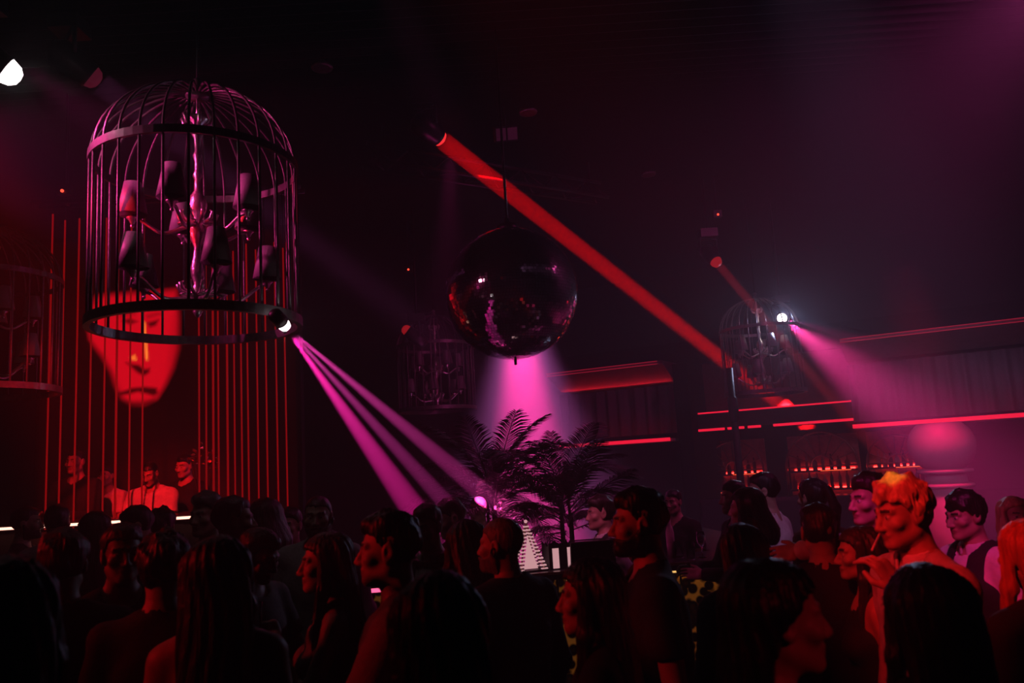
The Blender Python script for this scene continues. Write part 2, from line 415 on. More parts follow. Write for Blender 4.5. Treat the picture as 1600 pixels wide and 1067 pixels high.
# back bar shelving with arched frames
def arch_unit(px, w, label):
    s = S_at(px, -1.7, 1.4); root = empty('arched_shelf', B(s, -1.7, 0), math.atan2(BU.y, BU.x))
    # local: x along bar, y = away from the room (BN is -y)
    h0 = 1.50; r = w / 2
    MB().box((0, 0.36, 0.45), (w + 0.1, 0.5, 0.9)).build('cabinet', M['black'], root, False)
    for z in (1.08, 1.43):
        sh = MB().box((0, 0.26, z - 0.02), (w, 0.28, 0.03)).build('shelf', M['black'], root, False)
        MB().box((w * (0.18 if z > 1.2 else -0.15), 0.115, z - 0.015), (w * 0.42, 0.012, 0.014)).build('led_strip', M['led_shelf'], sh, False)
        MB().box((0, 0.405, z + 0.008), (w * 0.85, 0.02, 0.016)).build('led_strip', M['led_back'], sh, False)
    MB().box((0, 0.44, 1.5), (w, 0.04, 1.2)).build('back_panel', M['panel_red'], root, False)
    fr = MB()
    arc = [(r * math.cos(math.pi * i / 20), 0.1, h0 + r * math.sin(math.pi * i / 20)) for i in range(21)]
    fr.tube([(r, 0.1, 0.9)] + arc + [(-r, 0.1, 0.9)], 0.022, 6)
    arc2 = [(0.32 * r * math.cos(math.pi * i / 12), 0.1, h0 + 0.32 * r * math.sin(math.pi * i / 12)) for i in range(13)]
    fr.tube(arc2, 0.014, 6)
    fr.tube([(-r, 0.1, h0), (r, 0.1, h0)], 0.014, 6)
    fr.build('arch_frame', M['brass_dim'], root)
    for i in range(1, 8):
        a = math.pi * i / 8
        MB().tube([(0.32 * r * math.cos(a), 0.1, h0 + 0.32 * r * math.sin(a)), (r * math.cos(a), 0.1, h0 + r * math.sin(a))], 0.012, 6).build('spoke', M['brass_dim'], root)
    tag(root, label, 'shelf unit', 'arched back bar shelves')
    return root
M['panel_red'] = mat('red_lacquer_panel', (0.55, 0.18, 0.16), 0.35, 0, 0.2, 9)
M['brass_dim'] = mat('aged_brass', (0.32, 0.18, 0.13), 0.3, 0.8, 0.2, 30)
ORD = ['first', 'second', 'third', 'fourth', 'fifth', 'sixth', 'seventh', 'eighth', 'ninth', 'tenth', 'eleventh', 'twelfth', 'thirteenth', 'fourteenth', 'fifteenth', 'sixteenth', 'seventeenth', 'eighteenth', 'nineteenth', 'twentieth']
rnd = random.Random(4)
bot_profiles = [
    [(0.0, 0), (0.036, 0), (0.038, 0.01), (0.038, 0.17), (0.030, 0.205), (0.014, 0.235), (0.013, 0.285), (0.015, 0.287), (0.015, 0.30), (0.0, 0.30)],
    [(0.0, 0), (0.045, 0), (0.047, 0.01), (0.047, 0.12), (0.042, 0.16), (0.016, 0.19), (0.015, 0.24), (0.018, 0.243), (0.018, 0.26), (0.0, 0.26)],
    [(0.0, 0), (0.034, 0), (0.034, 0.20), (0.024, 0.24), (0.013, 0.26), (0.013, 0.31), (0.0, 0.31)]]
bmesh_ = []
for pi_, pr in enumerate(bot_profiles):
    for mm in ('bottle_a', 'bottle_b', 'bottle_c'):
        bmesh_.append((MB().lathe(pr, 10).mesh('bottle', M[mm]), ('tall', 'squat', 'slim')[pi_], {'bottle_a': 'amber', 'bottle_b': 'clear', 'bottle_c': 'dark'}[mm]))
for ai, (px, w, nm) in enumerate(((1146, 1.15, 'near the dark pole'), (1284, 1.3, 'in the middle of the back bar'), (1402, 1.0, 'beside the baluster column'))):
    root = arch_unit(px, w, 'arched red lit bottle shelf ' + nm)
    for zi, z in enumerate((1.075, 1.425)):
        nb = 9 if zi == 0 else 7
        for k in range(nb):
            me, sh, colr = bmesh_[rnd.randrange(len(bmesh_))]
            x = -w / 2 + 0.1 + (w - 0.2) * k / (nb - 1) + rnd.uniform(-0.01, 0.01)
            if zi == 1: x *= 0.8
            p = root.matrix_basis @ Vector((x, 0.24, z - 0.0))
            o = link('bottle', me, None, p)
            tag(o, f'{sh} {colr} bottle, {ORD[k]} on {"lower" if zi == 0 else "upper"} shelf, arch {nm}', 'bottle', 'bottles on the back bar')
# back counter in front of the shelves
mb = MB(); bbox(mb, s_m0, s_end, -0.75, -0.25, 0.98, 1.04); Lc = B((s_m0 + s_end) / 2, -0.5, 0); mb.v = [tuple(Vector(q) - Lc) for q in mb.v]
ro = empty('back_bar_counter', Lc); mb.build('counter_top', M['counter'], ro, False)
mb = MB(); bbox(mb, s_m0, s_end, -0.70, -0.34, 0, 0.98); mb.v = [tuple(Vector(q) - Lc) for q in mb.v]; mb.build('counter_front', M['black'], ro, False)
tag(ro, 'long dark counter below the arched bottle shelves', 'bar counter')

# baluster column
cs = S_at(1471, 0.55, 1.8); cl = B(cs, 0.55, 0)
ro = empty('baluster_column', cl)
R_ = 0.475
pr = [(0.26, 2.135)] + [(R_ * math.cos(a), 1.80 + 0.43 * math.sin(a)) for a in [math.radians(q) for q in range(52, -61, -8)]]
MB().lathe(list(reversed(pr)), 40).build('bulb', M['plaster'], ro)
MB().lathe([(0.27, 1.36), (0.30, 1.37), (0.38, 1.385), (0.39, 1.41), (0.38, 1.43), (0.30, 1.445), (0.25, 1.45)], 40).build('ring', M['plaster'], ro)
MB().lathe([(0.33, 1.155), (0.37, 1.165), (0.385, 1.19), (0.37, 1.215), (0.33, 1.225)], 40).build('ring', M['plaster'], ro)
MB().lathe([(0.30, 1.20), (0.29, 1.30), (0.27, 1.37)], 40).build('neck', M['plaster'], ro)
MB().lathe([(0.42, 0), (0.42, 0.12), (0.36, 0.15), (0.335, 0.25), (0.33, 1.17)], 40).build('shaft', M['plaster'], ro)
tag(ro, 'pale round baluster column with ringed neck lit magenta', 'column')
# dark pole by the far cage
pp = P(1148, 660, 11.6)
ro = empty('support_pole', (pp.x, pp.y, 0))
MB().tube([(0, 0, 0), (0, 0, 3.1)], 0.05, 12).build('shaft', M['black'], ro)
MB().box((0, 0, 0.01), (0.3, 0.3, 0.02)).build('base_plate', M['black'], ro, False)
MB().lathe([(0.05, 2.32), (0.075, 2.34), (0.075, 2.66), (0.05, 2.68)], 12).build('collar', M['black'], ro)
tag(ro, 'slim dark pole standing before the back bar', 'pole')

# ------------------------------------------------------------------ birdcages and chandeliers
CR, CH, CD = 0.6, 1.0, 0.49
def cage_bar_mesh():
    pts = [(CR, 0, 0.0)] + [(CR, 0, CH * i / 4) for i in range(1, 5)]
    for i in range(1, 13):
        a = math.pi / 2 * i / 12
        pts.append((0.05 + (CR - 0.05) * math.cos(a), 0, CH + CD * math.sin(a)))
    return MB().tube(pts, 0.0085, 6).mesh('bar', M['iron'])
def ring_mesh(rad, w, h, name):
    V = []; Fc = []; n = 64
    for i in range(n):
        a = 2 * math.pi * i / n
        for (r, z) in ((rad - w, -h), (rad + w, -h), (rad + w, h), (rad - w, h)):
            V.append((r * math.cos(a), r * math.sin(a), z))
    for i in range(n):
        j = (i + 1) % n
        for k in range(4):
            Fc.append((i * 4 + k, j * 4 + k, j * 4 + (k + 1) % 4, i * 4 + (k + 1) % 4))
    return MB().add(V, Fc).mesh(name, M['iron'], False)
BARM = cage_bar_mesh(); RBASE = ring_mesh(CR + 0.004, 0.017, 0.028, 'base_ring'); RMID = ring_mesh(CR + 0.004, 0.010, 0.024, 'mid_ring')
NB = 28
def make_cage():
    root = empty('birdcage')
    for k in range(NB):
        link('bar', BARM, root, None, 2 * math.pi * (k + 0.35) / NB)
    link('base_ring', RBASE, root, (0, 0, 0)); link('mid_ring', RMID, root, (0, 0, CH))
    MB().lathe([(0.0, CH + CD - 0.03), (0.07, CH + CD - 0.02), (0.075, CH + CD + 0.01), (0.03, CH + CD + 0.03), (0.022, CH + CD + 0.07), (0.035, CH + CD + 0.09), (0.0, CH + CD + 0.12)], 16).build('finial', M['iron'], root)
    return root
def shade_mesh():
    return MB().lathe([(0.088, 0), (0.05, 0.205), (0.047, 0.205), (0.085, 0.0), (0.088, 0)], 20).mesh('shade', M['shade'])
SHM = shade_mesh()
def arm_mesh(rad, drop, rise):
    mb = MB(); pts = []
    for i in range(15):
        t = i / 14
        x = 0.03 + (rad - 0.03) * t
        z = -drop * math.sin(math.pi * min(1, t * 1.15)) * (1 - 0.3 * t) + rise * t ** 2 + 0.012 * math.sin(9 * t)
        pts.append((x, 0, z))
    e = pts[-1]
    mb.tube(pts, [0.014 - 0.004 * i / 14 for i in range(15)], 8)
    mb.ring(0.022, 0.006, 14, 6, (0.09, 0, pts[2][2] + 0.028))
    mb.lathe([(0.0, -0.03), (0.012, -0.02), (0.02, 0.0), (0.034, 0.012), (0.036, 0.02), (0.012, 0.024), (0.012, 0.1), (0, 0.1)], 12, e)
    mb.ball((e[0], 0, e[2] - 0.035), 0.012, 6)
    return mb.mesh('arm', M['brass']), e
ARM_U, EU = arm_mesh(0.37, 0.05, 0.02); ARM_L, EL = arm_mesh(0.41, 0.03, 0.10)
def make_chandelier():
    root = empty('chandelier')
    st = [(0.0, 0.02), (0.014, 0.03), (0.03, 0.06), (0.016, 0.085), (0.05, 0.12), (0.062, 0.15), (0.035, 0.19), (0.022, 0.23), (0.036, 0.28), (0.042, 0.33), (0.028, 0.40), (0.02, 0.46), (0.03, 0.49), (0.05, 0.53), (0.06, 0.575), (0.045, 0.62), (0.03, 0.65), (0.052, 0.70), (0.058, 0.74), (0.045, 0.79), (0.02, 0.83),
          (0.018, 0.90), (0.03, 0.93), (0.018, 0.96), (0.016, 1.02), (0.028, 1.06), (0.016, 1.09), (0.02, 1.17), (0.035, 1.2), (0.02, 1.23), (0.03, 1.27), (0.06, 1.30), (0.065, 1.315), (0.0, 1.32)]
    MB().lathe(st, 16).build('stem', M['brass'], root)
    cr = MB()
    for k in range(6):
        a = 2 * math.pi * k / 6; c_, s_ = math.cos(a), math.sin(a)
        cr.tube([(0.03 * c_, 0.03 * s_, 1.25), (0.08 * c_, 0.08 * s_, 1.27), (0.095 * c_, 0.095 * s_, 1.31), (0.075 * c_, 0.075 * s_, 1.335)], [0.012, 0.012, 0.014, 0.006], 6)
    cr.build('crown', M['brass'], root)
    for (nm, me, e, z0, off) in (('upper_arm', ARM_U, EU, 0.6, 270), ('lower_arm', ARM_L, EL, 0.13, 234)):
        for k in range(5):
            a = link(nm, me, root, (0, 0, z0), math.radians(off + 72 * k))
            link('shade', SHM, a, (e[0], 0, e[2] + 0.035))
    hk = MB().tube([(0, 0, 1.31), (0, 0, 1.46)], 0.008, 6).build('hanging_rod', M['brass'], root)
    for z0 in (0.15, 0.60):
        lf = MB()
        for k in range(10):
            a = 2 * math.pi * (k + 0.5) / 10; c_, s_ = math.cos(a), math.sin(a)
            lf.tube([(0.02 * c_, 0.02 * s_, z0), (0.10 * c_, 0.10 * s_, z0 + 0.04), (0.115 * c_, 0.115 * s_, z0 + 0.075), (0.095 * c_, 0.095 * s_, z0 + 0.09)], [0.008, 0.013, 0.012, 0.004], 6)
        lf.build('leaf_collar', M['brass'], root)
    return root
cage0 = make_cage(); chan0 = make_chandelier()
rod0 = MB().tube([(0, 0, 0), (0, 0, 1.0)], 0.007, 6).mesh('hanging_chain', M['black'])
cage_specs = [(P(309, 507, 4.8), 'big dark iron birdcage above the crowd, hung before the red face screen', 'silver chandelier with pale shades inside the big near birdcage'),
              (P(684, 640, 12.6), 'dim iron birdcage half hidden behind the mirror ball', 'red glinting chandelier in the birdcage beside the mirror ball'),
              (P(1196, 614, 12.5), 'iron birdcage with a white lamp hung before the back bar', 'chandelier in the birdcage with the white lamp'),
              (P(-28, 612, 7.0), 'dark birdcage cut by the left edge of the picture', 'chandelier in the birdcage at the left picture edge')]
for i, (p, l1, l2) in enumerate(cage_specs):
    c = cage0 if i == 0 else copy_tree(cage0)
    h = chan0 if i == 0 else copy_tree(chan0)
    c.location = p; h.location = p + Vector((0, 0, 0.02))
    c.rotation_euler = (0, 0, 0.13 * i); h.rotation_euler = (0, 0, [0, 0.6, 0.15, -0.3][i])
    tag(c, l1, 'birdcage', 'hanging birdcages'); tag(h, l2, 'chandelier', 'chandeliers inside the cages')
    ch = link('hanging_chain', rod0, c, (0, 0, CH + CD + 0.1)); ch.scale = (1, 1, CEIL - (p.z + CH + CD + 0.1))

# ------------------------------------------------------------------ mirror ball
bc = P(799, 459, 6.7); BRAD = 0.565
ro = empty('mirror_ball', bc)
MB().ball((0, 0, 0), BRAD - 0.012, 28).build('core', M['core'], ro)
V = []; Fc = []; rows = 70; rnd = random.Random(9)
for i in range(rows):
    la0 = -math.pi / 2 + math.pi * i / rows; la1 = la0 + math.pi / rows; lm = (la0 + la1) / 2
    n = max(4, int(2 * math.pi * math.cos(lm) * rows / math.pi))
    hw = math.pi * BRAD / rows * 0.47; hl = math.pi * BRAD * math.cos(lm) / n * 0.94
    for k in range(n):
        lo = 2 * math.pi * (k + 0.5) / n
        nn = Vector((math.cos(lm) * math.cos(lo), math.cos(lm) * math.sin(lo), math.sin(lm)))
        e = Vector((-math.sin(lo), math.cos(lo), 0)); w = nn.cross(e)
        nt = (nn + e * rnd.gauss(0, 0.022) + w * rnd.gauss(0, 0.022)).normalized()
        e = (e - nt * e.dot(nt)).normalized(); w = nt.cross(e)
        c = nn * BRAD; o = len(V)
        for (a, d) in ((-1, -1), (1, -1), (1, 1), (-1, 1)):
            V.append(c + e * a * hl + w * d * hw)
        Fc.append((o, o + 1, o + 2, o + 3))
ti = MB().add(V, Fc).build('mirror_tiles', M['mirror'], ro, False); ti['kind'] = 'stuff'
MB().lathe([(0.0, -BRAD - 0.05), (0.012, -BRAD - 0.045), (0.012, -BRAD + 0.01), (0, -BRAD + 0.02)], 10).build('bottom_pin', M['black'], ro)
MB().lathe([(0.0, BRAD - 0.02), (0.10, BRAD - 0.02), (0.09, BRAD + 0.04), (0.03, BRAD + 0.05), (0.02, BRAD + 0.10), (0, BRAD + 0.1)], 16).build('top_cap', M['black'], ro)
MB().tube([(0, 0, BRAD + 0.05), (0, 0, CEIL - bc.z + 0.02)], 0.012, 8).build('hanging_rod', M['black'], ro)
tag(ro, 'large mirror ball hanging over the bar with palms', 'mirror ball')

# ------------------------------------------------------------------ lamps on the ceiling
def moving_head(loc, tgt, lens, label, rl=0.085, glow=None, hang=True, lw=0.25):
    loc = Vector(loc); d = (Vector(tgt) - loc).normalized()
    R = d.to_track_quat('Z', 'Y').to_matrix()
    ro = empty('moving_head_light', loc)
    hd = MB().lathe([(rl * 0.7, -0.34), (rl * 1.25, -0.28), (rl * 1.3, -0.12), (rl * 1.12, -0.03), (rl * 1.12, 0.01), (rl * 1.0, 0.012), (rl * 1.0, -0.01), (0, -0.012)], 24, (0, 0, 0), 0, R).build('head', M['gear'], ro)
    MB().lathe([(rl * 0.98, -0.008), (rl * 0.96, 0.02), (rl * 0.8, 0.06), (rl * 0.45, 0.085), (0, 0.092)], 24, (0, 0, 0), 0, R).build('lens', lens, hd)
    c = R @ Vector((0, 0, -0.18)); side = Vector((d.y, -d.x, 0)); side = side.normalized() if side.length > 1e-3 else Vector((1, 0, 0))
    y = MB(); w = rl * 1.3 + 0.03
    y.tube([c + side * w, c + side * w + Vector((0, 0, 0.22)), c - side * w + Vector((0, 0, 0.22)), c - side * w], 0.018, 6)
    y.build('yoke', M['gear'], ro)
    MB().box(c + Vector((0, 0, 0.29)), (0.24, 0.24, 0.12)).build('base', M['gear'], ro, False)
    if hang: MB().tube([c + Vector((0, 0, 0.34)), c + Vector((0, 0, CEIL - loc.z - c.z + 0.02))], 0.02, 6).build('drop_pole', M['black'], ro)
    tag(ro, label, 'stage light', 'moving head lights')
    return ro
moving_head(RED_SRC, RED_TGT, M['lens_red'], 'moving head light throwing the long red beam', 0.105)
moving_head(RED2_SRC, RED2_TGT, M['lens_red2'], 'small moving head with a red lens above the far right birdcage', 0.085)
moving_head(TL_SRC, P(330, 330, 4.8), M['lens_white'], 'glaring white lamp at the upper left picture edge', 0.075)
moving_head(TL2_SRC, TL2_TGT, M['lens_dim'], 'lamp with a faint pink beam up beside the big cage', 0.10)
moving_head(P(637, 517, 11.6), P(575, 470, 11.4), M['lens_red2'], 'dim red lamp left of the chandelier near the mirror ball', 0.08)
moving_head(CAGE3_SRC, P(1222, 520, 6), M['lens_white'], 'bright white lamp glaring inside the far right cage', 0.075)
moving_head(P(800, 330, 9.6) + Vector((0, 0, 0.0)), PINK_SRC + Vector((0, 0, -3)), M['lens_dim'], 'downlight hidden behind the mirror ball', 0.12) if False else None
# small clamp lamp on the cage ring
ro = empty('clamp_lamp', FAN_SRC); d = (P(705, 800, 6.9) - FAN_SRC).normalized(); R = d.to_track_quat('Z', 'Y').to_matrix()
hd = MB().lathe([(0.02, -0.13), (0.04, -0.11), (0.043, -0.03), (0.0, -0.03)], 20, (0, 0, 0), 0, R).build('housing', M['gear'], ro)
MB().lathe([(0.034, -0.03), (0.034, 0.0), (0.029, 0.02), (0.016, 0.032), (0, 0.036)], 16, (0, 0, 0), 0, R).build('lens', M['lens_white'], hd)
MB().tube([R @ Vector((0.0, 0.045, -0.05)), Vector((-0.02, 0.07, 0.02)), Vector((-0.02, 0.09, -0.03))], 0.012, 6).build('clamp', M['gear'], ro)
tag(ro, 'small white spot lamp clamped to the base of the big birdcage', 'stage light')

# lighting truss with panels, ceiling downlights, indicator lamps
ta, tb = P(690, 84, 9.0), P(812, 120, 9.6)
ta.z = tb.z = 5.3
ro = empty('lighting_truss', ta); dv = tb - ta; dn = dv.normalized(); sd = Vector((-dn.y, dn.x, 0))
cor = [sd * 0.13 + Vector((0, 0, 0)), sd * -0.13, Vector((0, 0, 0.24))]
a0 = -dn * 1.0; a1 = dv + dn * 1.2
for c in cor:
    MB().tube([a0 + c, a1 + c], 0.022, 8).build('chord', M['black'], ro)
L_ = (a1 - a0).length; nz = int(L_ / 0.25); br = MB()
for i in range(nz):
    p0 = a0 + dn * (L_ * i / nz); p1 = a0 + dn * (L_ * (i + 1) / nz)
    for u_, w_ in ((0, 2), (1, 2), (0, 1)):
        br.tube([p0 + cor[u_], p1 + cor[w_]] if i % 2 else [p0 + cor[w_], p1 + cor[u_]], 0.009, 5)
br.build('bracing', M['black'], ro)
for e in (a0 + dn * 0.2, a1 - dn * 0.2):
    MB().tube([e + cor[2], e + Vector((0, 0, CEIL - 5.3))], 0.015, 6).build('drop_pole', M['black'], ro)
tag(ro, 'dark lighting truss above the red beam lamp', 'truss')
for (px, py, lab, dd) in ((673, 112, 'angled blinder panel hung near the truss end', 8.0), (790, 209, 'angled blinder panel behind the red beam lamp', 8.3)):
    p = P(px, py, dd); ro = empty('blinder_light', p); R = Matrix.Rotation(0.5, 3, 'X') @ Matrix.Rotation(0.3, 3, 'Z')
    MB().box((0, 0, 0), (0.26, 0.07, 0.16), 0, R).build('housing', M['gear'], ro, False)
    for sx in (-0.065, 0.065):
        MB().box(R @ Vector((sx, -0.037, 0)), (0.11, 0.008, 0.13), 0, R).build('lamp_face', M['shade'], ro, False)
    MB().tube([(0, 0, 0.05), (0, 0, CEIL - p.z + 0.02)], 0.012, 6).build('drop_pole', M['black'], ro)
    tag(ro, lab, 'stage light')
for (px, py, lab) in ((503, 105, 'dim pink ceiling downlight over the left of the room'), (825, 175, 'dim pink ceiling downlight beyond the truss'), (1013, 272, 'faint ceiling downlight right of the red beam')):
    p = P(px, py, 1.0); k = (CEIL - 1.95) / (p.z - 1.95); p = P(px, py, k); p.z = CEIL
    ro = empty('ceiling_downlight', p)
    MB().lathe([(0.075, -0.012), (0.10, -0.015), (0.105, 0.0), (0.10, 0.03)], 20).build('rim', M['iron'], ro)
    MB().lathe([(0.075, -0.004), (0, -0.004)], 20).build('lamp_face', M['lens_dim'], ro)
    tag(ro, lab, 'downlight')
for (px, py, dd, lab) in ((650, 90, 8.0, 'tiny red indicator beside the truss'), (97, 298, 7.4, 'tiny red indicator above the red light cords'), (1122, 335, 11.0, 'tiny red indicator above the far red lamp'), (638, 421, 12.0, 'tiny red indicator left of the mirror ball')):
    p = P(px, py, dd); ro = empty('indicator_lamp', p)
    MB().box((0, 0.05, 0.02), (0.12, 0.08, 0.10)).build('box', M['gear'], ro, False)
    MB().ball((0, 0.0, 0), 0.016, 6).build('bulb', M['led_dot'], ro)
    MB().tube([(0, 0.05, 0.06), (0, 0.05, CEIL - p.z + 0.02)], 0.01, 6).build('drop_pole', M['black'], ro)
    tag(ro, lab, 'indicator')

# ------------------------------------------------------------------ stage: screen, cords, booth
SD = 9.2
p0, p1 = P(62, 600, SD), P(462, 600, SD)
sx0, sx1 = p0.x, p1.x; sz0, sz1 = 1.55, 4.85
ro = empty('video_screen', ((sx0 + sx1) / 2, SD, sz0))
MB().box((0, 0.09, (sz1 - sz0) / 2), (sx1 - sx0 + 0.1, 0.14, sz1 - sz0 + 0.1)).build('frame', M['black'], ro, False)
NX, NZ = 150, 176
gx = np.linspace(sx0, sx1, NX); gz = np.linspace(sz0, sz1, NZ)
GX, GZ = np.meshgrid(gx, gz)
# picture coordinates on the screen (unit: one hundredth of the face width scale)
CX = 800 + F_PX * ((GX - CAM.x) * _r.x + (SD - CAM.y) * _r.y + (GZ - CAM.z) * _r.z) / ((SD - CAM.y) * _f.y + (GZ - CAM.z) * _f.z)
CY = 533.5 - F_PX * ((GX - CAM.x) * _u.x + (SD - CAM.y) * _u.y + (GZ - CAM.z) * _u.z) / ((SD - CAM.y) * _f.y + (GZ - CAM.z) * _f.z)
def poly_sd(X, Y, pts):
    pts = np.array(pts, float); d = np.full(X.shape, 1e9); ins = np.zeros(X.shape, bool)
    for i in range(len(pts)):
        a = pts[i]; b = pts[(i + 1) % len(pts)]; e = b - a
        t = np.clip(((X - a[0]) * e[0] + (Y - a[1]) * e[1]) / (e @ e), 0, 1)
        d = np.minimum(d, np.hypot(X - a[0] - t * e[0], Y - a[1] - t * e[1]))
        c = (a[1] > Y) != (b[1] > Y)
        xi = a[0] + (Y - a[1]) / (b[1] - a[1] + 1e-9) * (b[0] - a[0])
        ins ^= c & (X < xi)
    return np.where(ins, -d, d)
def soft(sd, w): return np.clip(0.5 - sd / w, 0, 1) ** 1.0
I = np.zeros(CX.shape)
bg = 0.004 + 0.007 * np.exp(-((CX - 330) / 70) ** 2) * (CY > 440)
face = soft(poly_sd(CX, CY, [(150, 462), (275, 452), (279, 500), (278, 545), (270, 575), (258, 600), (244, 622), (225, 632), (205, 632), (190, 622), (180, 605), (172, 580), (158, 556), (140, 530), (134, 500)]), 11)
sh = 0.56 + 0.0 * CX
sh *= 1 - 0.55 * soft(poly_sd(CX, CY, [(120, 540), (158, 556), (176, 590), (190, 625), (205, 634), (170, 640), (120, 620)]), 20)
sh *= 1 - 0.45 * np.clip((CX - 262 + (CY - 520) * 0.12) / 20, 0, 1)
sh *= 1 - 0.25 * np.clip((480 - CY) / 30, 0, 1)
for pts, w, k in (([(190, 501), (202, 497), (214, 502), (203, 507)], 6, 0.85), ([(229, 504), (240, 501), (247, 499), (243, 508), (234, 511)], 6, 0.9),
                  ([(186, 490), (210, 487), (211, 491), (188, 495)], 7, 0.5), ([(228, 492), (250, 487), (252, 491), (230, 497)], 7, 0.5),
                  ([(196, 566), (206, 569), (216, 570), (226, 577), (233, 575), (232, 582), (224, 587), (214, 582), (205, 574)], 6, 0.95),
                  ([(184, 614), (205, 606), (225, 604), (244, 606), (246, 614), (240, 619), (228, 615), (214, 612), (200, 616), (188, 617)], 6, 0.93),
                  ([(195, 628), (215, 626), (240, 624), (236, 634), (205, 640)], 10, 0.6)):
    sh *= 1 - k * soft(poly_sd(CX, CY, pts), w)
hl = soft(poly_sd(CX, CY, [(222, 500), (226, 505), (230, 550), (230, 564), (227, 560), (224, 520)]), 3) + 0.7 * soft(poly_sd(CX, CY, [(203, 558), (210, 554), (213, 563), (206, 562)]), 4)
I = bg + face * sh
Rr = I + 0.5 * hl; Gg = I * 0.003 + 0.22 * hl; Bb = I * 0.016 + 0.02 * hl
V = np.stack([GX - (sx0 + sx1) / 2, np.full(GX.shape, 0.012), GZ - sz0], -1).reshape(-1, 3)
ii = (np.arange(NZ - 1)[:, None] * NX + np.arange(NX - 1)[None]).ravel()
Fc = np.stack([ii, ii + 1, ii + 1 + NX, ii + NX], 1)
me = bpy.data.meshes.new('picture'); me.from_pydata(V.tolist(), [], Fc.tolist())
at = me.color_attributes.new('Picture', 'FLOAT_COLOR', 'POINT')
at.data.foreach_set('color', np.stack([Rr, Gg, Bb, np.ones_like(Rr)], -1).astype(np.float32).ravel())
m, t, bs = _new('screen_picture'); an = t.nodes.new('ShaderNodeVertexColor'); an.layer_name = 'Picture'
t.links.new(an.outputs['Color'], bs.inputs['Emission Color']); bs.inputs['Emission Strength'].default_value = 1.25; bs.inputs['Base Color'].default_value = (0.005, 0.005, 0.005, 1)
me.materials.append(m); link('picture', me, ro)
for sx in (-1.1, 1.1):
    MB().box((sx, 0.12, -sz0 / 2), (0.12, 0.12, sz0 + 0.1)).build('leg', M['black'], ro, False)
tag(ro, 'tall screen showing a giant red lit face behind the booth', 'screen')

CD_ = 7.55
cords = [(76, 352, 745), (96, 362, 745), (119, 366, 790), (141, 336, 790), (163, 430, 800), (182, 345, 800), (203, 350, 800), (223, 420, 800),
         (311, 420, 720), (322, 455, 770), (333, 380, 770), (341, 440, 770), (355, 380, 780), (366, 440, 780), (377, 440, 780), (387, 400, 780), (402, 395, 775), (416, 392, 770), (432, 395, 770), (446, 410, 770)]
for i, (px, ty, by) in enumerate(cords):
    pm = P(px, 600, CD_ + (0.12 if i % 3 == 1 else 0.0)); z1 = 4.62 - (0.0 if px < 300 else 0.42) - 0.03 * (i % 3); z0 = 1.30
    ro = empty('light_cord', (pm.x, pm.y, z0))
    MB().tube([(0, 0, 0), (0, 0, z1 - z0)], 0.0085 if i not in (10, 12, 5) else 0.011, 6).build('glowing_tube', M['led_red'], ro)
    MB().tube([(0, 0, z1 - z0), (0, 0, 4.72 - z0)], 0.006, 6).build('top_wire', M['black'], ro)
    MB().ball((0, 0, -0.015), 0.022, 6).build('weight', M['black'], ro)
    side = 'left' if px < 300 else 'right'
    k = i if px < 300 else i - 8
    tag(ro, f'thin upright glowing red cord, {ORD[k]} from the left in the {side} cord cluster', 'light cord', 'red light cords before the stage')
ra, rb = P(50, 320, CD_), P(470, 320, CD_)
ro = empty('cord_rail', (ra.x, CD_, 4.75))
MB().tube([(0, 0, 0), (rb.x - ra.x, 0, 0)], 0.03, 8).build('rail', M['black'], ro)
MB().tube([(0, 0.14, 0), (rb.x - ra.x, 0.14, 0)], 0.03, 8).build('rail', M['black'], ro)
for x in (0.3, rb.x - ra.x - 0.3):
    MB().tube([(x, 0.07, 0), (x, 0.07, CEIL - 4.75 + 0.02)], 0.015, 6).build('drop_pole', M['black'], ro)
    MB().tube([(x, 0, 0), (x, 0.14, 0)], 0.02, 6).build('cross_bar', M['black'], ro)
tag(ro, 'dark ceiling rail carrying the red light cords', 'rail')

# platform + booth
ba, bb = P(-60, 830, 7.2), P(318, 800, 7.2)
ro = empty('stage_platform', ((ba.x + sx1) / 2, 8.6, 0))
MB().box((0, 0, 0.225), (sx1 - ba.x + 0.4, 2.2, 0.45)).build('deck', M['black'], ro, False)
MB().box((0, -1.112, 0.225), (sx1 - ba.x + 0.4, 0.02, 0.40)).build('front_board', M['booth'], ro, False)
tag(ro, 'low black stage platform under the booth', 'stage')
ro = empty('performer_booth', ((ba.x + bb.x) / 2, 7.35, 0)); w = bb.x - ba.x
MB().box((0, 0.1, 1.635), (w, 0.62, 0.04)).build('top', M['counter'], ro, False)
for k in range(4):
    MB().box((-w / 2 + w * (k + 0.5) / 4, -0.15, 0.81), (w / 4 - 0.02, 0.05, 1.58)).build('front_panel', M['booth'], ro, False)
MB().box((0, -0.215, 1.635), (w, 0.012, 0.022)).build('led_strip', M['led_strip'], ro, False)
for sx in (-w / 2 + 0.03, w / 2 - 0.03):
    MB().box((sx, 0.15, 0.81), (0.05, 0.5, 1.6)).build('side_panel', M['booth'], ro, False)
tag(ro, 'wide performer booth with a bright strip light along its edge', 'booth')
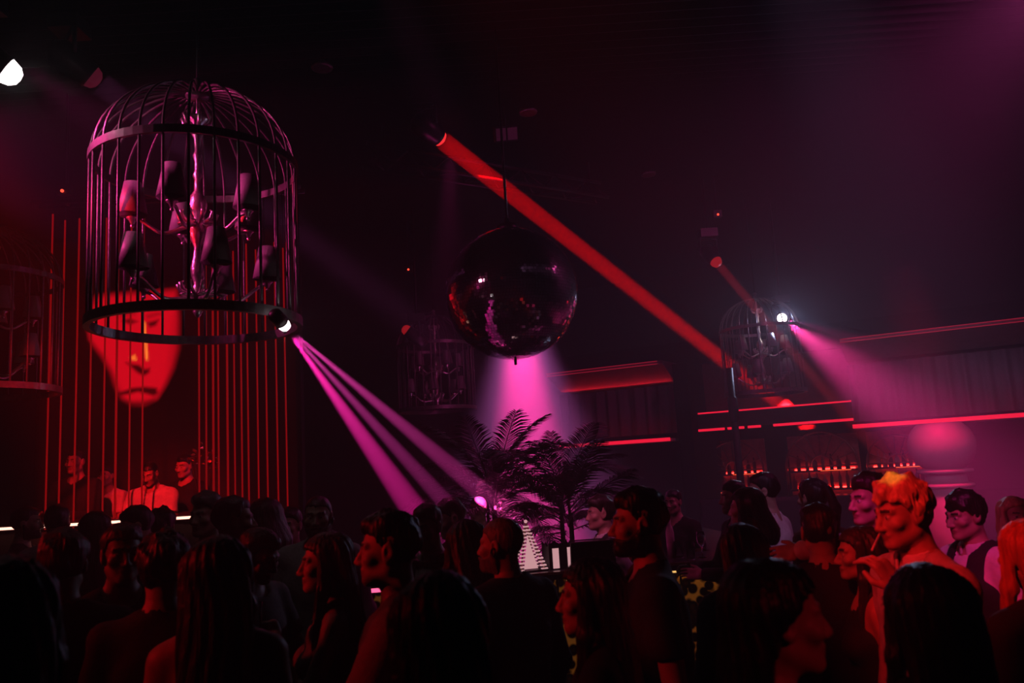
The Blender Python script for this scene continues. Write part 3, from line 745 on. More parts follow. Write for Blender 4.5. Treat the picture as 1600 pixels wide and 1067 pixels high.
# glittering branch arrangement at the booth
fp = P(318, 715, 8.25); ro = empty('glitter_branches', (fp.x, fp.y, 0.45)); hz = fp.z - 0.45
rnd = random.Random(3); st = MB()
M['glit'] = mat('copper_foil_leaf', (0.75, 0.33, 0.16), 0.25, 0.9, 0.3, 60)
MB().lathe([(0.0, 0), (0.11, 0), (0.13, 0.3), (0.08, 0.55), (0.10, 0.6), (0.0, 0.58)], 16).build('vase', M['gear'], ro)
leafm = MB().add([(0, 0, 0), (0.016, 0.004, 0.018), (0, 0.008, 0.05), (-0.016, 0.004, 0.018), (0, -0.004, 0.02)], [(0, 1, 4), (1, 2, 4), (2, 3, 4), (3, 0, 4), (0, 3, 2, 1)]).mesh('leaf', M['glit'], False)
for k in range(12):
    e = Vector((rnd.uniform(-0.13, 0.15), rnd.uniform(-0.1, 0.1), hz + rnd.uniform(-0.10, 0.12)))
    st.tube([(0, 0, 0.5), (e.x * 0.3, e.y * 0.3, hz * 0.75), e], 0.004, 5)
    for q in range(5):
        l = link('leaf', leafm, ro, e + Vector((rnd.gauss(0, 0.02), rnd.gauss(0, 0.02), rnd.gauss(0, 0.025))))
        l.rotation_euler = (rnd.uniform(-2, 2), rnd.uniform(-2, 2), rnd.uniform(0, 6))
st.build('stems', M['stem'], ro)
tag(ro, 'glittering copper branch arrangement beside a performer', 'decoration')

# ------------------------------------------------------------------ island bar
IU = Vector((0.995, 0.0998, 0)).normalized(); IN = Vector((IU.y, -IU.x, 0)); IA = Vector((0, 6.2, 0))
IR = Matrix((IU, -IN, Vector((0, 0, 1)))).transposed()
ro = empty('island_bar', IA, math.atan2(IU.y, IU.x))      # local x along the front, y away from the viewer
HL, DP = 2.25, 2.7
tb_ = MB()
tb_.box((0, 0.27, 1.08), (2 * HL, 0.62, 0.05)).build('counter_top', M['counter'], ro, False)
MB().box((-HL + 0.31, DP / 2 + 0.58, 1.08), (0.62, DP - 0.0, 0.05)).build('counter_top', M['counter'], ro, False)
MB().box((HL - 0.31, DP / 2 + 0.58, 1.08), (0.62, DP - 0.0, 0.05)).build('counter_top', M['counter'], ro, False)
npan = 9
for k in range(npan):
    MB().box((-HL + 0.1 + (2 * HL - 0.2) * (k + 0.5) / npan, 0.06, 0.53), ((2 * HL - 0.2) / npan - 0.02, 0.04, 1.03)).build('front_panel', M['leopard'], ro, False)
MB().box((0, 0.30, 0.52), (2 * HL - 0.2, 0.42, 1.03)).build('body', M['black'], ro, False)
for sx in (-1, 1):
    MB().box((sx * (HL - 0.31), DP / 2 + 0.5, 0.52), (0.42, DP - 0.3, 1.03)).build('body', M['black'], ro, False)
MB().box((-HL / 2 - 0.1, -0.047, 1.08), (HL - 0.3, 0.012, 0.03)).build('led_strip', M['reflect_pink'], ro, False)  # pink light reflecting on the counter edge, put in as a glowing strip
MB().box((HL / 2 + 0.1, 0.0, 1.045), (HL - 0.4, 0.02, 0.016)).build('led_strip', M['led_gold'], ro, False)
MB().box((0, -0.045, 1.105), (2 * HL, 0.02, 0.02)).build('edge_trim', M['brass_dim'], ro, False)
tag(ro, 'island bar with backlit leopard pattern front and lit counter edge', 'bar counter')
def IB(x, y, z): return ro_island @ Vector((x, y, z))
ro_island = ro.matrix_basis.copy()
CT = 1.105
def on_counter(px, yl):
    lo, hi = -HL, HL
    for _ in range(40):
        m_ = (lo + hi) / 2
        if proj(IB(m_, yl, CT))[0] < px: lo = m_
        else: hi = m_
    return IB((lo + hi) / 2, yl, CT)

# lit pyramid display
p = on_counter(826, 0.22); ro = empty('pyramid_lamp', p, 0.35)
H = 0.36; hb = 0.10
cs4 = [(-hb, -hb), (hb, -hb), (hb, hb), (-hb, hb)]
for (x, y) in cs4:
    e = MB(); e.tube([(x, y, 0), (0, 0, H)], 0.007, 5); e.build('edge_rail', M['brass_dim'], ro)
    for k in range(13):
        t_ = (k + 0.5) / 13.5
        MB().box((x * (1 - t_), y * (1 - t_), H * t_), (0.05 * (1 - 0.55 * t_), 0.03 * (1 - 0.5 * t_), 0.011)).build('light_rung', M['lantern'], ro, False)
MB().add([(-hb * .62, -hb * .8, 0.02), (hb * .5, -hb * .8, 0.02), (0.0, -0.02, H * .72), (-hb * .62, -hb * .8 + .01, 0.02), (hb * .5, -hb * .8 + .01, 0.02), (0.0, -0.01, H * .72)], [(0, 1, 2), (5, 4, 3), (0, 3, 4, 1), (1, 4, 5, 2), (2, 5, 3, 0)]).build('glass_panel', M['lantern'], ro, False)
MB().box((0, 0, 0.006), (0.24, 0.24, 0.012)).build('base', M['black'], ro, False)
MB().ball((0, 0, H + 0.012), 0.014, 6).build('finial', M['lantern'], ro)
tag(ro, 'pyramid shaped lamp with glowing rungs on the island counter', 'lamp')
# scalloped lantern box
p = on_counter(874, 0.25); ro = empty('scalloped_lantern', p, 0.25)
def scallop(w, h, n, base=0.0):
    pts = [(-w / 2, base)]; top = []
    for i in range(n * 8 + 1):
        x = w / 2 - w * i / (n * 8); ph = (i % 8) / 8
        top.append((x, h - 0.028 * math.sin(math.pi * ph)))
    return [(-w / 2, base), (w / 2, base)] + top
def slab(pts, th, R, off, m, nm):
    V = []; n = len(pts)
    for y in (-th / 2, th / 2):
        V += [R @ Vector((x, y, z)) + Vector(off) for (x, z) in pts]
    MB().add(V, [tuple(range(n)), tuple(range(2 * n - 1, n - 1, -1))] + [(i, i + n, (i + 1) % n + n, (i + 1) % n) for i in range(n)]).build(nm, m, ro, False)
I3 = Matrix.Identity(3); RZ = Matrix.Rotation(math.pi / 2, 3, 'Z')
slab(scallop(0.20, 0.20, 2), 0.012, I3, (0, -0.10, 0), M['black'], 'front_wall'); slab(scallop(0.20, 0.20, 2), 0.012, I3, (0, 0.10, 0), M['black'], 'back_wall')
slab(scallop(0.20, 0.20, 2), 0.012, RZ, (-0.10, 0, 0), M['black'], 'side_wall'); slab(scallop(0.20, 0.20, 2), 0.012, RZ, (0.10, 0, 0), M['black'], 'side_wall')
for x, ww in ((-0.055, 0.05), (0.06, 0.04)):
    MB().box((x, -0.109, 0.085), (ww, 0.006, 0.15)).build('lit_pane', M['lantern'], ro, False)
MB().box((0.109, 0.0, 0.09), (0.006, 0.12, 0.15)).build('lit_pane', M['lantern'], ro, False)
MB().box((0, 0, 0.01), (0.19, 0.19, 0.02)).build('base', M['black'], ro, False)
tag(ro, 'scalloped lantern box with white glowing panes on the island counter', 'lantern')

# palms inside the island
def frond_mesh(L, droop, n=26, seed=0):
    rn = random.Random(seed); mb = MB(); pts = []
    for i in range(n + 1):
        t_ = i / n
        pts.append(Vector((L * (t_ - 0.18 * droop * t_ ** 2), 0, L * (0.55 * t_ - droop * t_ ** 2.1))))
    mb.tube(pts[::2] + [pts[-1]] if n % 2 else pts[::2], [0.007 - 0.005 * i / (len(pts[::2]) - 1) for i in range(len(pts[::2]))], 5)
    for i in range(3, n + 1):
        t_ = i / n; p = pts[i]; tg = (pts[i] - pts[i - 1]).normalized()
        ll = L * 0.34 * math.sin(math.pi * (0.12 + 0.83 * t_)) ** 0.7
        for sg in (-1, 1):
            for h_ in (0, 0.5):
                pp_ = p + tg * (L / n * h_)
                d = (tg * 0.75 + Vector((0, sg * 0.85, 0.10 - 0.25 * rn.random()))).normalized()
                mid = pp_ + d * ll * 0.5; tip = pp_ + d * ll + Vector((0, 0, -0.22 * ll))
                wv = tg * 0.0058; th = Vector((0, 0, 0.0012))
                o = [pp_ - wv * .6, pp_ + wv * .6, mid + wv, tip, mid - wv]
                mb.add(o + [q - th for q in o], [(0, 1, 2, 4), (4, 2, 3), (5, 9, 7, 6), (9, 8, 7), (0, 5, 6, 1), (1, 6, 7, 2), (2, 7, 8, 3), (3, 8, 9, 4), (4, 9, 5, 0)])
    return mb.mesh('frond', M['leaf'], False)
FR = [frond_mesh(0.80, 0.35, 30, 1), frond_mesh(0.86, 0.6, 30, 2), frond_mesh(0.80, 0.95, 30, 3), frond_mesh(0.72, 0.15, 28, 4)]
for (px, py, dd, lab, sc_, rot) in ((770, 752, 7.35, 'feathery potted palm left of the pair in the island bar', 1.0, 0.2), (882, 770, 7.6, 'feathery potted palm right of the pair in the island bar', 0.98, 0.9)):
    p = P(px, py, dd); ro = empty('potted_palm', (p.x, p.y, 0)); cz = p.z
    MB().lathe([(0.0, 0), (0.17, 0), (0.22, 0.5), (0.24, 0.52), (0.24, 0.56), (0.20, 0.56), (0.19, 0.5), (0, 0.5)], 20).build('pot', M['pot'], ro)
    rnd = random.Random(int(px))
    for k in range(4):
        a = k * 1.57 + rot; e = Vector((0.06 * math.cos(a), 0.06 * math.sin(a), cz - 0.06 * k))
        MB().tube([(0.05 * math.cos(a), 0.05 * math.sin(a), 0.5), (0.06 * math.cos(a), 0.05 * math.sin(a), cz * 0.6), e], [0.024, 0.018, 0.013], 6).build('stem', M['stem'], ro)
    for k in range(26):
        a = k * 2.4 + rot; f = link('frond', FR[k % 4], ro, (0.04 * math.cos(a), 0.04 * math.sin(a), cz - 0.015 * k))
        f.rotation_euler = (rnd.uniform(-0.25, 0.25), -0.75 + 0.042 * k + rnd.uniform(-0.12, 0.12), a); f.scale = [sc_ * rnd.uniform(0.85, 1.12)] * 3
    tag(ro, lab, 'palm', 'potted palms in the island bar')

# payment terminal stand
p = P(925, 850, 5.25); ro = empty('payment_stand', (p.x, p.y, 0), 0.15)
MB().tube([(0, 0, 0.02), (0, 0, 1.2)], 0.03, 10).build('post', M['gear'], ro)
MB().box((0, 0, 0.015), (0.36, 0.36, 0.03)).build('foot_plate', M['gear'], ro, False)
MB().box((0, 0, 1.27), (0.29, 0.03, 0.30), 0, Matrix.Rotation(0.15, 3, 'X')).build('screen_case', M['gear'], ro, False)
MB().box((0, 0.02, 1.424), (0.285, 0.012, 0.008)).build('top_edge_highlight', M['shade'], ro, False)  # pale strip painted as the highlight along the top of the case
tag(ro, 'dark payment screen on a stand before the waiter', 'screen')

# glasses and bottles on the island counter
gl = [(0.0, 0), (0.033, 0), (0.038, 0.13), (0.036, 0.13), (0.031, 0.008), (0, 0.008)]
gmesh = MB().lathe(gl, 14).mesh('drinking_glass', M['glass'])
wine = MB().lathe([(0.0, 0), (0.035, 0), (0.034, 0.004), (0.005, 0.01), (0.005, 0.08), (0.03, 0.11), (0.038, 0.15), (0.032, 0.20), (0.030, 0.20), (0.036, 0.15), (0.028, 0.113), (0, 0.088)], 14).mesh('wine_glass', M['glass'])
for k, (px, yl, me, nm, lab) in enumerate(((465, 0.15, gmesh, 'drinking_glass', 'tumbler on the pink edged left end of the island counter'), (478, 0.28, gmesh, 'drinking_glass', 'tumbler behind the smiling woman on the island counter'),
        (560, 0.2, wine, 'wine_glass', 'wine glass on the counter left of the profile man'), (1098, 0.2, wine, 'wine_glass', 'wine glass on the right end of the island counter'), (1062, 0.3, gmesh, 'drinking_glass', 'tumbler on the counter beside the bearded man'), (1080, 0.15, gmesh, 'drinking_glass', 'tumbler nearest the gold lit counter edge'))):
    tag(link(nm, me, None, on_counter(px, yl)), lab, 'glass', 'glasses on the island counter')
for k, (px, me_i, lab) in enumerate(((984, 0, 'amber bottle on the counter beside the waiter sleeve'), (994, 3, 'squat bottle on the counter behind the bearded man'), (1050, 7, 'clear slim bottle at the right of the island counter'))):
    tag(link('bottle', bmesh_[me_i][0], None, on_counter(px, 0.33)), lab, 'bottle')

# ------------------------------------------------------------------ people: bodies grown from smooth distance fields
def surface_nets(F, ax, ay, az):
    S = F < 0
    c8 = [(0, 0, 0), (1, 0, 0), (0, 1, 0), (1, 1, 0), (0, 0, 1), (1, 0, 1), (0, 1, 1), (1, 1, 1)]
    nx, ny, nz = F.shape
    cnt = np.zeros((nx - 1, ny - 1, nz - 1), np.int8)
    for (a, b_, c) in c8: cnt += S[a:nx - 1 + a, b_:ny - 1 + b_, c:nz - 1 + c]
    act = (cnt > 0) & (cnt < 8)
    ii, jj, kk = np.nonzero(act); N = len(ii)
    idx = np.full(act.shape, -1, np.int64); idx[act] = np.arange(N)
    cv = [F[ii + a, jj + b_, kk + c] for (a, b_, c) in c8]
    cp = [np.stack([ax[ii + a], ay[jj + b_], az[kk + c]], 1) for (a, b_, c) in c8]
    acc = np.zeros((N, 3)); num = np.zeros(N)
    for (a, b_) in ((0, 1), (2, 3), (4, 5), (6, 7), (0, 2), (1, 3), (4, 6), (5, 7), (0, 4), (1, 5), (2, 6), (3, 7)):
        mk = (cv[a] < 0) != (cv[b_] < 0)
        t = np.where(mk, cv[a] / np.where(mk, cv[a] - cv[b_], 1), 0)
        acc += mk[:, None] * (cp[a] + t[:, None] * (cp[b_] - cp[a])); num += mk
    V = acc / num[:, None]
    Q = []
    i, j, k = np.nonzero(S[:-1, 1:-1, 1:-1] != S[1:, 1:-1, 1:-1]); j = j + 1; k = k + 1
    q = np.stack([idx[i, j - 1, k - 1], idx[i, j, k - 1], idx[i, j, k], idx[i, j - 1, k]], 1); s = S[i, j, k]; q[~s] = q[~s][:, ::-1]; Q.append(q)
    i, j, k = np.nonzero(S[1:-1, :-1, 1:-1] != S[1:-1, 1:, 1:-1]); i = i + 1; k = k + 1
    q = np.stack([idx[i - 1, j, k - 1], idx[i - 1, j, k], idx[i, j, k], idx[i, j, k - 1]], 1); s = S[i, j, k]; q[~s] = q[~s][:, ::-1]; Q.append(q)
    i, j, k = np.nonzero(S[1:-1, 1:-1, :-1] != S[1:-1, 1:-1, 1:]); i = i + 1; j = j + 1
    q = np.stack([idx[i - 1, j - 1, k], idx[i, j - 1, k], idx[i, j, k], idx[i - 1, j, k]], 1); s = S[i, j, k]; q[~s] = q[~s][:, ::-1]; Q.append(q)
    return V, np.concatenate(Q)
def grow(fn, lo, hi, h):
    ax = [np.arange(lo[a] - h, hi[a] + 2 * h, h) for a in range(3)]
    G = np.meshgrid(*[a.astype(np.float32) for a in ax], indexing='ij')
    return surface_nets(fn(G).astype(np.float64), *ax)
def cap(G, a, b, ra, rb=None):
    rb = ra if rb is None else rb
    e = [b[i] - a[i] for i in range(3)]; L = sum(q * q for q in e) + 1e-12
    t = np.clip(((G[0] - a[0]) * e[0] + (G[1] - a[1]) * e[1] + (G[2] - a[2]) * e[2]) / L, 0, 1)
    return np.sqrt((G[0] - a[0] - t * e[0]) ** 2 + (G[1] - a[1] - t * e[1]) ** 2 + (G[2] - a[2] - t * e[2]) ** 2) - (ra + (rb - ra) * t)
def ell(G, c, r):
    x, y, z = [(G[i] - c[i]) for i in range(3)]
    k0 = np.sqrt((x / r[0]) ** 2 + (y / r[1]) ** 2 + (z / r[2]) ** 2)
    k1 = np.sqrt((x / r[0] ** 2) ** 2 + (y / r[1] ** 2) ** 2 + (z / r[2] ** 2) ** 2)
    return k0 * (k0 - 1) / (k1 + 1e-6)
def smin(a, b, k):
    h = np.clip(0.5 + 0.5 * (b - a) / k, 0, 1); return b * (1 - h) + a * h - k * h * (1 - h)
def smax(a, b, k): return -smin(-a, -b, k)

# --- head (origin between the eyes, face towards +y)
def cranium(G): return ell(G, (0, -0.014, 0.032), (0.076, 0.098, 0.088))
def head_sdf(G, fem=False):
    ax = [np.abs(G[0]), G[1], G[2]]
    j = 0.92 if fem else 1.0
    f = cranium(G)
    f = smin(f, ell(G, (0, 0.034, -0.045), (0.057 * j, 0.060, 0.074 * (0.96 if fem else 1))), 0.035)
    f = smin(f, cap(ax, (0.052 * j, 0.0, -0.06), (0.018, 0.066, -0.098), 0.018, 0.016), 0.025)   # jaw line
    f = smin(f, ell(G, (0, 0.078, -0.098), (0.022, 0.018, 0.018)), 0.022)                           # chin
    f = smin(f, ell(ax, (0.044, 0.062, -0.022), (0.026, 0.024, 0.022)), 0.02)                       # cheekbone
    f = smin(f, cap(ax, (0.012, 0.086, 0.024), (0.046, 0.072, 0.024), 0.011, 0.010), 0.014)         # brow ridge
    f = smax(f, -ell(ax, (0.031, 0.099, 0.004), (0.020, 0.018, 0.013)), 0.012)                      # sockets
    f = smin(f, cap(G, (0, 0.088, 0.012), (0, 0.113, -0.034), 0.008, 0.0115), 0.012)                # nose
    f = smin(f, ell(ax, (0.012, 0.100, -0.038), (0.010, 0.012, 0.009)), 0.008)
    f = smax(f, -ell(ax, (0.007, 0.104, -0.048), (0.004, 0.006, 0.004)), 0.004)
    f = smin(f, ell(G, (0, 0.088, -0.061), (0.026, 0.012, 0.0075)), 0.008)                          # lips
    f = smin(f, ell(G, (0, 0.087, -0.074), (0.022, 0.012, 0.0085)), 0.007)
    f = smax(f, -ell(G, (0, 0.103, -0.0672), (0.026, 0.008, 0.0022)), 0.003)
    f = smin(f, ell(ax, (0.031, 0.075, 0.003), (0.0155, 0.0135, 0.0125)), 0.003)                    # eyes
    e = smin(ell(ax, (0.079, -0.010, 0.0), (0.010, 0.022, 0.032)), ell(ax, (0.074, -0.002, -0.02), (0.010, 0.012, 0.018)), 0.01)
    e = smax(e, -ell(ax, (0.089, -0.006, 0.002), (0.009, 0.011, 0.018)), 0.006)
    f = smin(f, e, 0.008)
    f = smin(f, cap(G, (0, -0.022, -0.06), (0, -0.035, -0.21), 0.050 if fem else 0.057, 0.054 if fem else 0.062), 0.03)
    return f
def head_template(fem, h):
    V, Q = grow(lambda G: head_sdf(G, fem), (-0.1, -0.125, -0.22), (0.1, 0.135, 0.135), h)
    C = V[Q].mean(1); m_ = np.zeros(len(Q), int); x = np.abs(C[:, 0]); y = C[:, 1]; z = C[:, 2]
    m_[(x < 0.027) & (y > 0.085) & (z < -0.054) & (z > -0.083) & (np.abs(z + 0.0675) / 0.0145 + (x / 0.027) ** 2 < 1.0)] = 1
    ed = ((x - 0.031) / 0.0145) ** 2 + ((z - 0.003) / 0.0082) ** 2
    m_[(ed < 1) & (y > 0.076)] = 2
    m_[(((x - 0.031) ** 2 + (z - 0.003) ** 2) < 0.0062 ** 2) & (y > 0.08)] = 3
    br = (x > 0.012) & (x < 0.05) & (np.abs(z - 0.027 - 0.06 * (x - 0.012) * (x < 0.035)) < 0.0055) & (y > 0.06)
    m_[br] = 4
    keep = C[:, 2] > -0.205
    return V, Q[keep], m_[keep]
HEADS = {}
def get_head(fem, near):
    k = (fem, near)
    if k not in HEADS: HEADS[k] = head_template(fem, 0.0052 if near else 0.0085)
    return HEADS[k]

# --- hair
def hairline(y, nape): return np.interp(y, [-0.13, -0.05, -0.012, 0.022, 0.045, 0.075, 0.12], [nape, nape + 0.01, -0.018, 0.018, 0.048, 0.062, 0.07])
def strands(G, f, amp, fr, seed=0):
    a = np.arctan2(G[0], -G[1] - 0.0)
    return f + amp * np.sin(fr * a + 9 * G[2] + 2.2 * np.sin(14 * G[2] + seed) + seed) + 0.6 * amp * np.sin(2.3 * fr * a + 21 * G[2] + seed)
def hair_short(top=0.016, side=0.007, nape=-0.075, fringe=0.0, curl=0.0, lump=0.004):
    def fn(G):
        cr = cranium(G)
        w = np.clip((G[2] - 0.05) / 0.05, 0, 1)
        t = side + (top - side) * w + 0.35 * (top - side) * w * np.clip((G[1] + 0.0) / 0.08, 0, 1)
        f = cr - t
        if curl: f = f + curl * np.sin(75 * G[0] + 2) * np.sin(80 * G[1]) * np.sin(70 * G[2] + 1) 
        f = f + lump * np.sin(46 * G[0] + 1.3 + 20 * G[1]) * np.sin(39 * G[1] - 12 * G[2]) * np.sin(43 * G[2] + 0.7 + 15 * G[0]) * 1.6
        f = strands(G, f, 0.0016 + 0.15 * lump, 34)
        jag = 0.006 * np.sin(95 * G[0] + 60 * G[1]) + 0.004 * np.sin(210 * G[0] - 120 * G[1])
        return smax(f, hairline(G[1], nape) + jag + 0.012 * np.clip((np.abs(G[0]) - 0.03) / 0.03, 0, 1) * np.clip((G[1] - 0.02) / 0.03, 0, 1) - fringe * np.clip(G[1] / 0.08, 0, 1) - G[2], 0.006)
    return fn, (-0.13, -0.15, -0.1), (0.13, 0.14, 0.17)
def hair_long(length=0.42, width=0.100, vol=0.014, front=True, part=0.0):
    def fn(G):
        cr = cranium(G) - vol
        f = smax(cr, hairline(G[1], -0.12) + 0.006 - G[2], 0.008)
        k = np.clip((0.03 - G[2]) / length, 0, 1)
        B_ = [G[0] * (0.085 / (width + 0.02 * k)), (G[1] + 0.062 + 0.085 * k) * 1.55, G[2]]
        f = smin(f, cap(B_, (0, 0, 0.03), (0, 0, -length), 0.088, 0.070), 0.035)
        if front:
            axx = [np.abs(G[0]), G[1], G[2]]
            lk = cap(axx, (0.078, 0.012, 0.055), (0.092, 0.012, -0.11), 0.022, 0.026)
            lk = smin(lk, cap(axx, (0.092, 0.012, -0.11), (0.105, 0.055, -length * 0.82), 0.026, 0.018), 0.02)
            f = smin(f, lk, 0.025)
        f = smax(f, -ell(G, (0, 0.085, -0.05), (0.070, 0.085, 0.105)), 0.012)
        return strands(G, f, 0.0032, 22, part)
    return fn, (-0.18, -0.22, -length - 0.1), (0.18, 0.13, 0.17)
def hair_bob(): return hair_long(0.16, 0.104, 0.017, True)
def hair_pony():
    a = hair_short(0.012, 0.010, -0.085)
    def fn(G):
        f = a[0](G)
        f = smin(f, ell(G, (0, -0.125, 0.055), (0.026, 0.03, 0.026)), 0.015)
        t = smin(cap(G, (0, -0.135, 0.06), (0, -0.185, -0.06), 0.026, 0.034), cap(G, (0, -0.185, -0.06), (0, -0.17, -0.26), 0.034, 0.012), 0.02)
        return strands(G, smin(f, t, 0.012), 0.002, 26)
    return fn, (-0.13, -0.24, -0.29), (0.13, 0.14, 0.17)
HAIR_F = {'short': hair_short(0.016, 0.007), 'buzz': hair_short(0.006, 0.004, lump=0.0), 'fade': hair_short(0.022, 0.004, -0.05, lump=0.006), 'quiff': hair_short(0.028, 0.006, -0.06, lump=0.008), 'mop': hair_short(0.026, 0.013, -0.095, 0.010, 0.006, 0.010), 'curtain': hair_short(0.024, 0.012, -0.08, 0.024, 0, 0.007),
          'long': hair_long(), 'xlong': hair_long(0.56, 0.112, 0.016), 'longback': hair_long(0.46, 0.108, 0.015, False), 'bob': hair_bob(), 'pony': hair_pony()}
HAIRS = {}
def get_hair(style, near):
    k = (style, near)
    if k not in HAIRS:
        fn, lo, hi = HAIR_F[style]; HAIRS[k] = grow(fn, lo, hi, 0.0075 if near else 0.012)
    return HAIRS[k]
def get_beard(near):
    k = ('_beard', near)
    if k not in HAIRS:
        def fn(G):
            f = head_sdf(G) - 0.009 + 0.0015 * np.sin(160 * G[0]) * np.sin(150 * G[2])
            f = smax(f, G[2] - np.interp(G[1], [0.0, 0.02, 0.06, 0.1], [0.0, -0.03, -0.055, -0.05]), 0.004)
            f = smax(f, -0.125 - G[2], 0.01); f = smax(f, -0.012 - G[1] + 0.0, 0.004)
            f = smax(f, -ell(G, (0, 0.10, -0.067), (0.027, 0.03, 0.011)), 0.003)
            return smax(f, -cap(G, (0, 0.09, 0.01), (0, 0.115, -0.034), 0.02, 0.017), 0.003)
        HAIRS[k] = grow(fn, (-0.09, -0.03, -0.14), (0.09, 0.125, 0.01), 0.0055 if near else 0.009)
    return HAIRS[k]

# --- hands (wrist at origin, fingers along +x, palm towards -z, thumb on +y)
HANDS = {}
def get_hand(kind, near):
    k = (kind, near)
    if k in HANDS: return HANDS[k]
    curl = {'relax': (0.25, 0.35, 0.25), 'grip': (0.9, 1.15, 0.7), 'pinch': (0.65, 0.75, 0.35), 'flat': (0.05, 0.08, 0.05)}[kind]
    def fn(G):
        f = cap(G, (-0.03, 0, 0), (0.02, 0, 0), 0.026, 0.027)
        B_ = [G[0], G[1], G[2] * 1.9]
        f = smin(f, cap(B_, (0.035, -0.018, 0), (0.085, -0.020, 0), 0.024, 0.024), 0.02)
        f = smin(f, cap(B_, (0.035, 0.016, 0), (0.088, 0.018, 0), 0.024, 0.024), 0.015)
        for n_, (y, l, sp) in enumerate(((-0.033, 0.062, -0.10), (-0.012, 0.078, -0.03), (0.010, 0.084, 0.03), (0.031, 0.076, 0.10))):
            p = np.array([0.092 - (0.008 if n_ == 0 else 0), y, 0.0]); an = 0.0; r = 0.0092
            g = None
            for s_, fr in enumerate((0.46, 0.31, 0.23)):
                an += curl[s_] * (1.0 + 0.08 * (1 - n_))
                q = p + l * fr * np.array([math.cos(an) * math.cos(sp), math.sin(sp), -math.sin(an)])
                c = cap(G, p, q, r, r - 0.0009); g = c if g is None else smin(g, c, 0.003); p = q; r -= 0.0009
            f = smin(f, g, 0.006)
        b0 = (0.022, 0.026, -0.004)
        if kind in ('grip', 'pinch'): t1, t2 = (0.058, 0.046, -0.030), (0.092, 0.034, -0.048)
        else: t1, t2 = (0.055, 0.056, -0.012), (0.086, 0.068, -0.018)
        th = smin(cap(G, b0, t1, 0.0145, 0.011), cap(G, t1, t2, 0.011, 0.009), 0.004)
        return smin(f, th, 0.008)
    HANDS[k] = grow(fn, (-0.06, -0.06, -0.11), (0.2, 0.09, 0.035), 0.0045 if near else 0.0065)
    return HANDS[k]

PEOPLE = []
SHOE = None
def shoe_mesh():
    global SHOE
    if SHOE is None:
        V, Q = grow(lambda G: smax(smin(cap([G[0], G[1], G[2] * 1.0], (0, -0.04, 0.045), (0, 0.15, 0.032), 0.042, 0.036), cap(G, (0, -0.035, 0.05), (0, -0.03, 0.10), 0.045, 0.043), 0.03), -G[2], 0.004), (-0.06, -0.1, 0.0), (0.06, 0.2, 0.16), 0.011)
        SHOE = to_mesh('shoe', V, Q, None, [M['shoe']])
    return SHOE
def to_mesh(name, V, Q, mi, mats):
    me = bpy.data.meshes.new(name)
    me.vertices.add(len(V)); me.vertices.foreach_set('co', np.asarray(V, np.float32).ravel())
    me.loops.add(len(Q) * 4); me.loops.foreach_set('vertex_index', np.asarray(Q, np.int32).ravel())
    me.polygons.add(len(Q)); me.polygons.foreach_set('loop_start', np.arange(0, len(Q) * 4, 4, dtype=np.int32))
    me.polygons.foreach_set('use_smooth', np.ones(len(Q), bool))
    for m_ in mats: me.materials.append(m_)
    if mi is not None: me.polygons.foreach_set('material_index', np.asarray(mi, np.int32))
    me.update(calc_edges=True); me.validate()
    return me
def rot(ax, a): return np.array(Matrix.Rotation(a, 3, ax))

